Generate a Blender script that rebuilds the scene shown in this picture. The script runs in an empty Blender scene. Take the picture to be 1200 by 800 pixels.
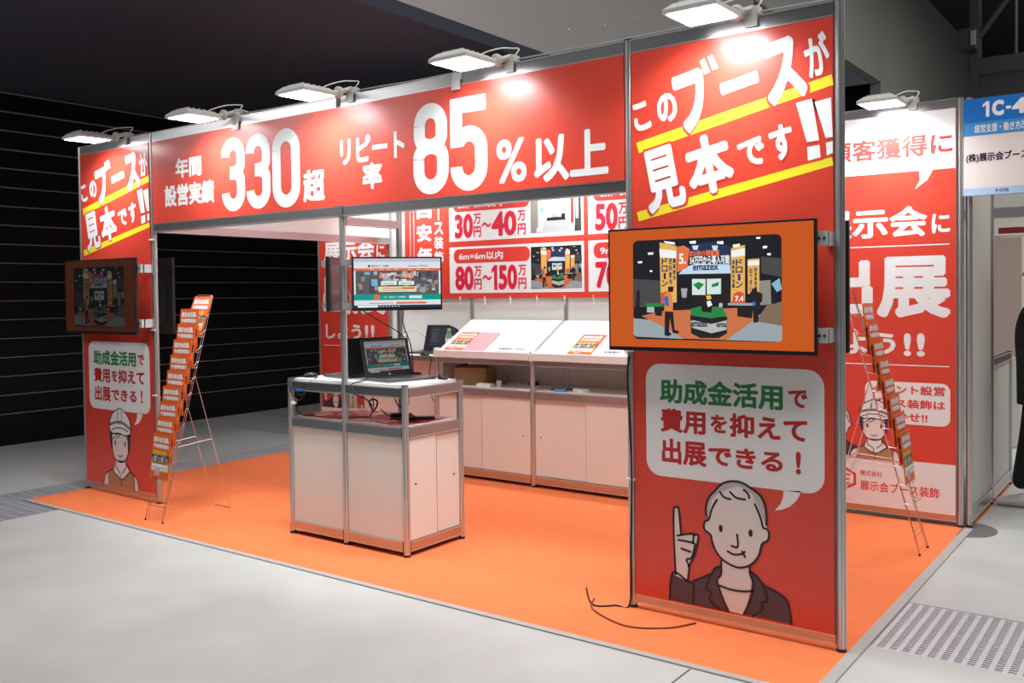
import bpy, bmesh, math, random, json
from mathutils import Vector, Matrix
from mathutils.geometry import tessellate_polygon
random.seed(7)
S = bpy.context.scene
C = S.collection
PI = math.pi
M = 0.99          # system module
D = 2.5 * M       # depth of the stand
H = 2.72          # height of the posts

# ---------------------------------------------------------------- camera
cam = bpy.data.cameras.new('camera'); cam_o = bpy.data.objects.new('camera', cam); C.objects.link(cam_o)
yaw, pitch, roll, foc = 0.6332996, 0.0245542, -0.0117435, 1081.658
fwd = Vector((-math.sin(yaw)*math.cos(pitch), math.cos(yaw)*math.cos(pitch), -math.sin(pitch)))
rt0 = Vector((math.cos(yaw), math.sin(yaw), 0)); up0 = rt0.cross(fwd)
rt = math.cos(roll)*rt0 + math.sin(roll)*up0; up = -math.sin(roll)*rt0 + math.cos(roll)*up0
mw = Matrix((rt, up, -fwd)).transposed().to_4x4(); mw.translation = Vector((7.1209, -3.9013, 1.5269))
cam_o.matrix_world = mw
cam.sensor_fit = 'HORIZONTAL'; cam.sensor_width = 36; cam.lens = foc*36/1200
cam.shift_x = -3.0765/1200; cam.shift_y = -30.33/1200
cam.clip_end = 200
S.camera = cam_o

# ---------------------------------------------------------------- world and hall light
W = bpy.data.worlds.new('World'); S.world = W; W.use_nodes = True
bg = W.node_tree.nodes['Background']; bg.inputs[0].default_value = (0.8, 0.85, 1, 1); bg.inputs[1].default_value = 0.045
def area(name, loc, sx, sy, power, col=(1,1,1), rot=(0,0,0)):
    l = bpy.data.lights.new(name, 'AREA'); l.shape = 'RECTANGLE'; l.size = sx; l.size_y = sy; l.energy = power; l.color = col
    o = bpy.data.objects.new(name, l); C.objects.link(o); o.location = loc; o.rotation_euler = rot
    return o
# ceiling lamps of the hall: over the aisle in front and to the right, and over the far hall
area('hall_lamp', (4.0, -2.4, 7.9), 9, 2.0, 470, (1, .99, .97))
area('hall_lamp', (9.5, 2.0, 7.9), 3.0, 9, 430, (1, .98, .96))
area('hall_lamp', (-.9, -2.8, 3.6), 3.6, 1.4, 75, (1, .98, .96), (math.radians(28),0,0))
area('hall_lamp', (9.0, 13.0, 7.9), 6, 6, 420, (1, .96, .9))
vs = S.view_settings
vs.view_transform = 'Standard'; vs.look = 'None'; vs.gamma = 1; vs.use_curve_mapping = False; vs.exposure = 0.0

# ---------------------------------------------------------------- materials
MATS = {}
def mat(name, col, rough=.5, metal=0, emit=None, estr=1, coat=0, noise=0, nscale=30, bump=0, trans=0, spec=.5, ior=1.45):
    if name in MATS: return MATS[name]
    m = bpy.data.materials.new(name); m.use_nodes = True; nt = m.node_tree; b = nt.nodes['Principled BSDF']
    b.inputs['Base Color'].default_value = (*col, 1); b.inputs['Roughness'].default_value = rough; b.inputs['Metallic'].default_value = metal
    b.inputs['Coat Weight'].default_value = coat; b.inputs['Coat Roughness'].default_value = .25; b.inputs['Transmission Weight'].default_value = trans
    b.inputs['Specular IOR Level'].default_value = spec; b.inputs['IOR'].default_value = ior
    if emit: b.inputs['Emission Color'].default_value = (*emit, 1); b.inputs['Emission Strength'].default_value = estr
    if noise or bump:
        tc = nt.nodes.new('ShaderNodeTexCoord'); n = nt.nodes.new('ShaderNodeTexNoise'); n.inputs['Scale'].default_value = nscale; n.inputs['Detail'].default_value = 6
        nt.links.new(tc.outputs['Object'], n.inputs['Vector'])
        if noise:
            mr = nt.nodes.new('ShaderNodeMapRange'); mr.inputs[3].default_value = 1-noise; mr.inputs[4].default_value = 1+noise
            nt.links.new(n.outputs['Fac'], mr.inputs[0])
            mx = nt.nodes.new('ShaderNodeVectorMath'); mx.operation = 'SCALE'; mx.inputs[0].default_value = col
            nt.links.new(mr.outputs[0], mx.inputs['Scale']); nt.links.new(mx.outputs[0], b.inputs['Base Color'])
        if bump:
            bp = nt.nodes.new('ShaderNodeBump'); bp.inputs['Strength'].default_value = bump; bp.inputs['Distance'].default_value = .01
            nt.links.new(n.outputs['Fac'], bp.inputs['Height']); nt.links.new(bp.outputs[0], b.inputs['Normal'])
    MATS[name] = m; return m
ALU = mat('aluminium', (.66,.66,.66), .33, .82, noise=.04, nscale=3)
LGREY = mat('light_grey_steel', (.50,.50,.50), .4)
ALUP = mat('anodised_rail', (.50,.50,.52), .30, 1)
WHITE = mat('white_laminate', (.76,.72,.66), .45, noise=.02, nscale=4)
WPAN = mat('white_board', (.80,.79,.76), .5)
BLACK = mat('black_plastic', (.012,.012,.014), .38)
DKG = mat('dark_grey_plastic', (.022,.022,.025), .5)
RED = (.69,.058,.033)
REDM = mat('red_print', RED, .34, coat=.5)
LAMPW = mat('lamp_white_metal', (.55,.54,.52), .4)
LAMPE = mat('lamp_diffuser', (1,1,1), .5, emit=(.93,.97,1), estr=17)
CHROME = mat('chrome_wire', (.75,.70,.68), .22, 1)
STEELD = mat('dark_steel', (.05,.052,.06), .5, .4)
CARP = mat('orange_needle_felt', (.86,.215,.082), .95, noise=.10, nscale=9, bump=.15, spec=.1)
CARD = mat('cardboard', (.34,.21,.10), .8, noise=.05)
CABLE = mat('black_cable', (.01,.01,.01), .5)
TRIM = mat('grey_edge_tape', (.42,.40,.38), .6)
COL = {'white':(.82,.83,.84),'yellow':(.90,.74,.03),'red':RED,'green':(.02,.22,.06),'crimson':(.50,.02,.02),'black':(.015,.012,.014),'skin':(.78,.72,.70),
 'hair':(.52,.46,.46),'purple':(.085,.05,.075),'indigo':(.05,.04,.12),'brown':(.42,.24,.13),'orange':(.80,.13,.02),'price':(.68,.015,.05),'fred':(.72,.05,.04),
 'pink':(.80,.36,.40),'gold':(.80,.45,.05),'grey':(.35,.35,.38),'blue':(.005,.16,.55),'lightblue':(.42,.60,.85),'midblue':(.06,.28,.62),'ink':(.01,.01,.03),
 'dark':(.009,.010,.015),'floor':(.30,.35,.38),'floor2':(.20,.14,.09),'carpet':(.55,.16,.06),'haze':(.06,.06,.06),'wallg':(.25,.24,.20),'truss':(.06,.06,.06),
 'navy':(.02,.03,.09),'ltblue':(.50,.66,.82),'orangeC':(.75,.16,.05),'sky':(.55,.75,1.0),'yel':(.75,.42,.10),'wht':(.85,.85,.82),'poster':(.62,.74,.70),
 'stand':(.42,.45,.46),'greyb':(.35,.36,.36),'redc':(.62,.08,.04),'vest':(.72,.22,.05),'cyan':(.20,.45,.60),'hat':(.9,.45,.03),'lamp':(1,1,1),'greenc':(.03,.40,.14),
 'teal':(.0,.32,.25),'cream':(.78,.74,.45),'pageg':(.72,.78,.85),'photo':(.10,.10,.12),'taskbar':(.02,.03,.06),'limeg':(.25,.62,.12),'lilac':(.55,.55,.65)}
def pm(col, emit=0):
    if emit:
        c = COL[col]; return mat('screen_%s_%s' % (col, emit), (.01,.01,.01), .25, emit=c, estr=emit)
    if col == 'red': return REDM
    return mat('print_'+col, COL[col], .40, coat=.15)

# ---------------------------------------------------------------- mesh helpers
class MB:
    def __init__(s): s.v=[]; s.f=[]; s.m=[]; s.mats=[]
    def mi(s, m):
        if m not in s.mats: s.mats.append(m)
        return s.mats.index(m)
    def add(s, vs_, fs, m):
        k=len(s.v); s.v += [tuple(v) for v in vs_]; i=s.mi(m)
        for f in fs: s.f.append([a+k for a in f]); s.m.append(i)
        return s
    def box(s, x0,x1,y0,y1,z0,z1, m, mx=None):
        v=[Vector((x,y,z)) for x in (x0,x1) for y in (y0,y1) for z in (z0,z1)]
        if mx: v=[mx@p for p in v]
        s.add(v,[(0,1,3,2),(4,6,7,5),(0,4,5,1),(2,3,7,6),(0,2,6,4),(1,5,7,3)],m); return s
    def bbox(s, x0,x1,y0,y1,z0,z1,b,m,mx=None):          # box with chamfered edges
        bm=bmesh.new(); bmesh.ops.create_cube(bm,size=1)
        for v in bm.verts: v.co=Vector(((x0+x1)/2+v.co.x*(x1-x0),(y0+y1)/2+v.co.y*(y1-y0),(z0+z1)/2+v.co.z*(z1-z0)))
        bmesh.ops.bevel(bm,geom=bm.edges[:],offset=b,segments=2,affect='EDGES',profile=.6)
        if mx: bm.transform(mx)
        bm.verts.index_update(); s.add([v.co[:] for v in bm.verts],[[v.index for v in f.verts] for f in bm.faces],m); bm.free(); return s
    def tube(s, pts, r, m, n=8, closed=False, cap=True):
        pts=[Vector(p) for p in pts]; N=len(pts); rings=[]; prev=None
        rr = r if isinstance(r,(list,tuple)) else [r]*N
        for i,p in enumerate(pts):
            a=pts[(i-1)%N] if (i>0 or closed) else p; b=pts[(i+1)%N] if (i<N-1 or closed) else p
            t=(b-a).normalized()
            if prev is None: x=t.cross(Vector((0,0,1)) if abs(t.z)<.9 else Vector((1,0,0))).normalized()
            else:
                x=(prev-t*prev.dot(t)).normalized()
            prev=x; y=t.cross(x); rings.append([p+(x*math.cos(2*PI*k/n)+y*math.sin(2*PI*k/n))*rr[i] for k in range(n)])
        v=[q for g in rings for q in g]; f=[]
        for i in range(N if closed else N-1):
            j=(i+1)%N
            for k in range(n): f.append((i*n+k,i*n+(k+1)%n,j*n+(k+1)%n,j*n+k))
        if cap and not closed: f+= [tuple(range(n))[::-1], tuple((N-1)*n+k for k in range(n))]
        s.add(v,f,m); return s
    def prism(s, prof, z0, z1, m, mx=None):               # profile in xy, along z
        n=len(prof); v=[Vector((x,y,z0)) for x,y in prof]+[Vector((x,y,z1)) for x,y in prof]
        if mx: v=[mx@p for p in v]
        s.add(v,[(k,(k+1)%n,n+(k+1)%n,n+k) for k in range(n)]+[tuple(range(n))[::-1],tuple(range(n,2*n))],m); return s
    def lathe(s, prof, m, n=20, c=(0,0,0), mx=None):      # prof of (r,z)
        v=[];f=[]
        for r,z in prof:
            for k in range(n): v.append(Vector((c[0]+r*math.cos(2*PI*k/n),c[1]+r*math.sin(2*PI*k/n),c[2]+z)))
        if mx: v=[mx@p for p in v]
        for i in range(len(prof)-1):
            for k in range(n): f.append((i*n+k,i*n+(k+1)%n,(i+1)*n+(k+1)%n,(i+1)*n+k))
        f+=[tuple(range(n))[::-1],tuple((len(prof)-1)*n+k for k in range(n))]
        s.add(v,f,m); return s
    def build(s, name, parent=None, smooth=False, loc=None):
        me=bpy.data.meshes.new(name); me.from_pydata([tuple(v) for v in s.v],[],s.f)
        for m in s.mats: me.materials.append(m)
        me.polygons.foreach_set('material_index', s.m)
        if smooth:
            bm=bmesh.new(); bm.from_mesh(me); bmesh.ops.remove_doubles(bm,verts=bm.verts,dist=1e-5); bm.to_mesh(me); bm.free()
            for p in me.polygons: p.use_smooth=True
            if smooth!='all':
                me.set_sharp_from_angle(angle=math.radians(40))
        me.update()
        o=bpy.data.objects.new(name,me); C.objects.link(o)
        if parent: o.parent=parent
        if loc: o.location=loc
        return o
def fixn(o):
    bm=bmesh.new(); bm.from_mesh(o.data); bmesh.ops.recalc_face_normals(bm,faces=bm.faces); bm.to_mesh(o.data); bm.free(); return o
def thing(name,label,cat,loc=(0,0,0),rz=0,group=None):
    o=bpy.data.objects.new(name,None); C.objects.link(o); o.location=loc; o.rotation_euler=(0,0,rz); o.empty_display_size=.1
    return tag(o,label,cat,group)
def tag(o,label,cat,group=None):
    o['label']=label; o['category']=cat
    if group: o['group']=group
    return o
def struct(o): o['kind']='structure'; return o
def kids(o): return [c for c in bpy.data.objects if c.parent is o]
def copy_tree(o,parent=None):
    ch=kids(o); c=o.copy(); C.objects.link(c)
    if parent: c.parent=parent
    for k in ch: copy_tree(k,c)
    return c
def cr(pts,closed=False,k=5):                              # Catmull-Rom
    P=[Vector(p) for p in pts]; n=len(P); out=[]
    if n<3: return P
    for i in range(n if closed else n-1):
        g=(lambda j:P[j%n]) if closed else (lambda j:P[max(0,min(n-1,j))])
        a,b,c,d=g(i-1),g(i),g(i+1),g(i+2)
        for j in range(k):
            t=j/k; out.append(.5*((2*b)+(c-a)*t+(2*a-5*b+4*c-d)*t*t+(3*b-a-3*c+d)*t**3))
    if not closed: out.append(P[-1])
    return out

# ---------------------------------------------------------------- flat print: lettering and drawings on a surface
TC={}
def glyphs(txt,bold):
    k=(txt,bold)
    if k in TC: return TC[k]
    cu=bpy.data.curves.new('t','FONT'); cu.body=txt; cu.size=1; cu.resolution_u=3; cu.fill_mode='BOTH'
    o=bpy.data.objects.new('t',cu); C.objects.link(o)
    bpy.context.view_layer.update()
    me=bpy.data.meshes.new_from_object(o.evaluated_get(bpy.context.evaluated_depsgraph_get()))
    v=[(q.co.x,q.co.y) for q in me.vertices]; f=[list(p.vertices) for p in me.polygons]
    bpy.data.objects.remove(o); bpy.data.curves.remove(cu); bpy.data.meshes.remove(me)
    x0=min(a for a,b in v);x1=max(a for a,b in v);y0=min(b for a,b in v);y1=max(b for a,b in v)
    if bold:                                               # faux bold: the outline repeated around a small circle
        v0,f0=v,f; v=[];f=[]; n=16 if bold>.047 else 8
        if bold<=.02: n=4
        for q in range(n):
            dx,dy=bold*1.06*math.cos(2*PI*(q+.5)/n),bold*1.06*math.sin(2*PI*(q+.5)/n); k0=len(v)
            v+=[(a+dx,b+dy,q) for a,b in v0]; f+=[[i+k0 for i in g_] for g_ in f0]
        x0-=bold;x1+=bold;y0-=bold;y1+=bold
    v=[((w_[0]-x0)/max(x1-x0,1e-6),(w_[1]-y0)/max(y1-y0,1e-6),(w_[2] if len(w_)>2 else 0)*.045) for w_ in v]
    TC[k]=(v,f); return TC[k]
class G:
    """print on the plane O + u*U + v*V, each layer a hair further out"""
    def __init__(s,parent,O=(0,0,0),U=(1,0,0),V=(0,0,1),emit=0,step=.0004,sx=1,sy=1):
        s.p=parent; s.O=Vector(O); s.U=Vector(U).normalized(); s.V=Vector(V).normalized(); s.N=s.U.cross(s.V); s.e=emit; s.st=step; s.mb=MB(); s.sx=sx; s.sy=sy
    def P(s,u,v,l): return s.O+s.U*(u*s.sx)+s.V*(v*s.sy)+s.N*(s.st*(l+1))
    def poly(s,pts,col,l=0,smooth=False,closed=True):
        if smooth: pts=[(p.x,p.y) for p in cr([Vector((a,b,0)) for a,b in pts],True,4)]
        tri=tessellate_polygon([[Vector((a,b,0)) for a,b in pts]]); out=[]
        for t in tri:
            a,b,c=[Vector((*pts[i],0)) for i in t]
            out.append(t if (b-a).cross(c-a).z>0 else t[::-1])
        s.mb.add([s.P(a,b,l) for a,b in pts],out,pm(col,s.e)); return s
    def rect(s,u0,v0,u1,v1,col,l=0,r=0):
        if r:
            pts=[]
            for cx,cy,a0 in ((u1-r,v1-r,0),(u0+r,v1-r,90),(u0+r,v0+r,180),(u1-r,v0+r,270)):
                for k in range(7):
                    a=math.radians(a0+15*k); pts.append((cx+r*math.cos(a),cy+r*math.sin(a)))
        else: pts=[(u0,v0),(u1,v0),(u1,v1),(u0,v1)]
        return s.poly(pts,col,l)
    def disc(s,u,v,r,col,l=0,n=20,ry=None):
        return s.poly([(u+r*math.cos(2*PI*k/n),v+(ry or r)*math.sin(2*PI*k/n)) for k in range(n)],col,l)
    def line(s,pts,w,col,l=0,smooth=True,cap=.4):
        q=cr([Vector((a,b,0)) for a,b in pts],False,4) if smooth and len(pts)>2 else [Vector((a,b,0)) for a,b in pts]
        n=len(q); v=[]
        for i in range(n):
            t=(q[min(i+1,n-1)]-q[max(i-1,0)]); t=t.normalized() if t.length>1e-9 else Vector((1,0,0)); nn=Vector((-t.y,t.x,0))*w/2
            e=t*(w*cap*(1 if i==n-1 else -1 if i==0 else 0))
            v+=[s.P(*(q[i]+nn+e).xy,l),s.P(*(q[i]-nn+e).xy,l)]
        s.mb.add(v,[(2*i,2*i+1,2*i+3,2*i+2) for i in range(n-1)],pm(col,s.e)); return s
    def text(s,txt,u0,v0,u1,v1,col,l=1,bold=.02,rot=0,mb=None,grow=0):
        v,f=glyphs(txt,bold); cx,cy=(u0+u1)/2,(v0+v1)/2; w,h=(u1-u0),(v1-v0); c_,s_=math.cos(rot),math.sin(rot); out=[]
        for a,b,q in v:
            x=(a-.5)*(w+2*grow); y=(b-.5)*(h+2*grow); out.append(s.P(cx+x*c_-y*s_,cy+x*s_+y*c_,l+q))
        (mb or s.mb).add(out,f,pm(col,s.e)); return s
    def words(s,*a,name='lettering',**k):                  # one line of lettering as a part of its own
        mb=MB(); s.text(*a,mb=mb,**k); return mb.build(name,s.p)
    def build(s,name='drawing'): return s.mb.build(name,s.p)

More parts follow.
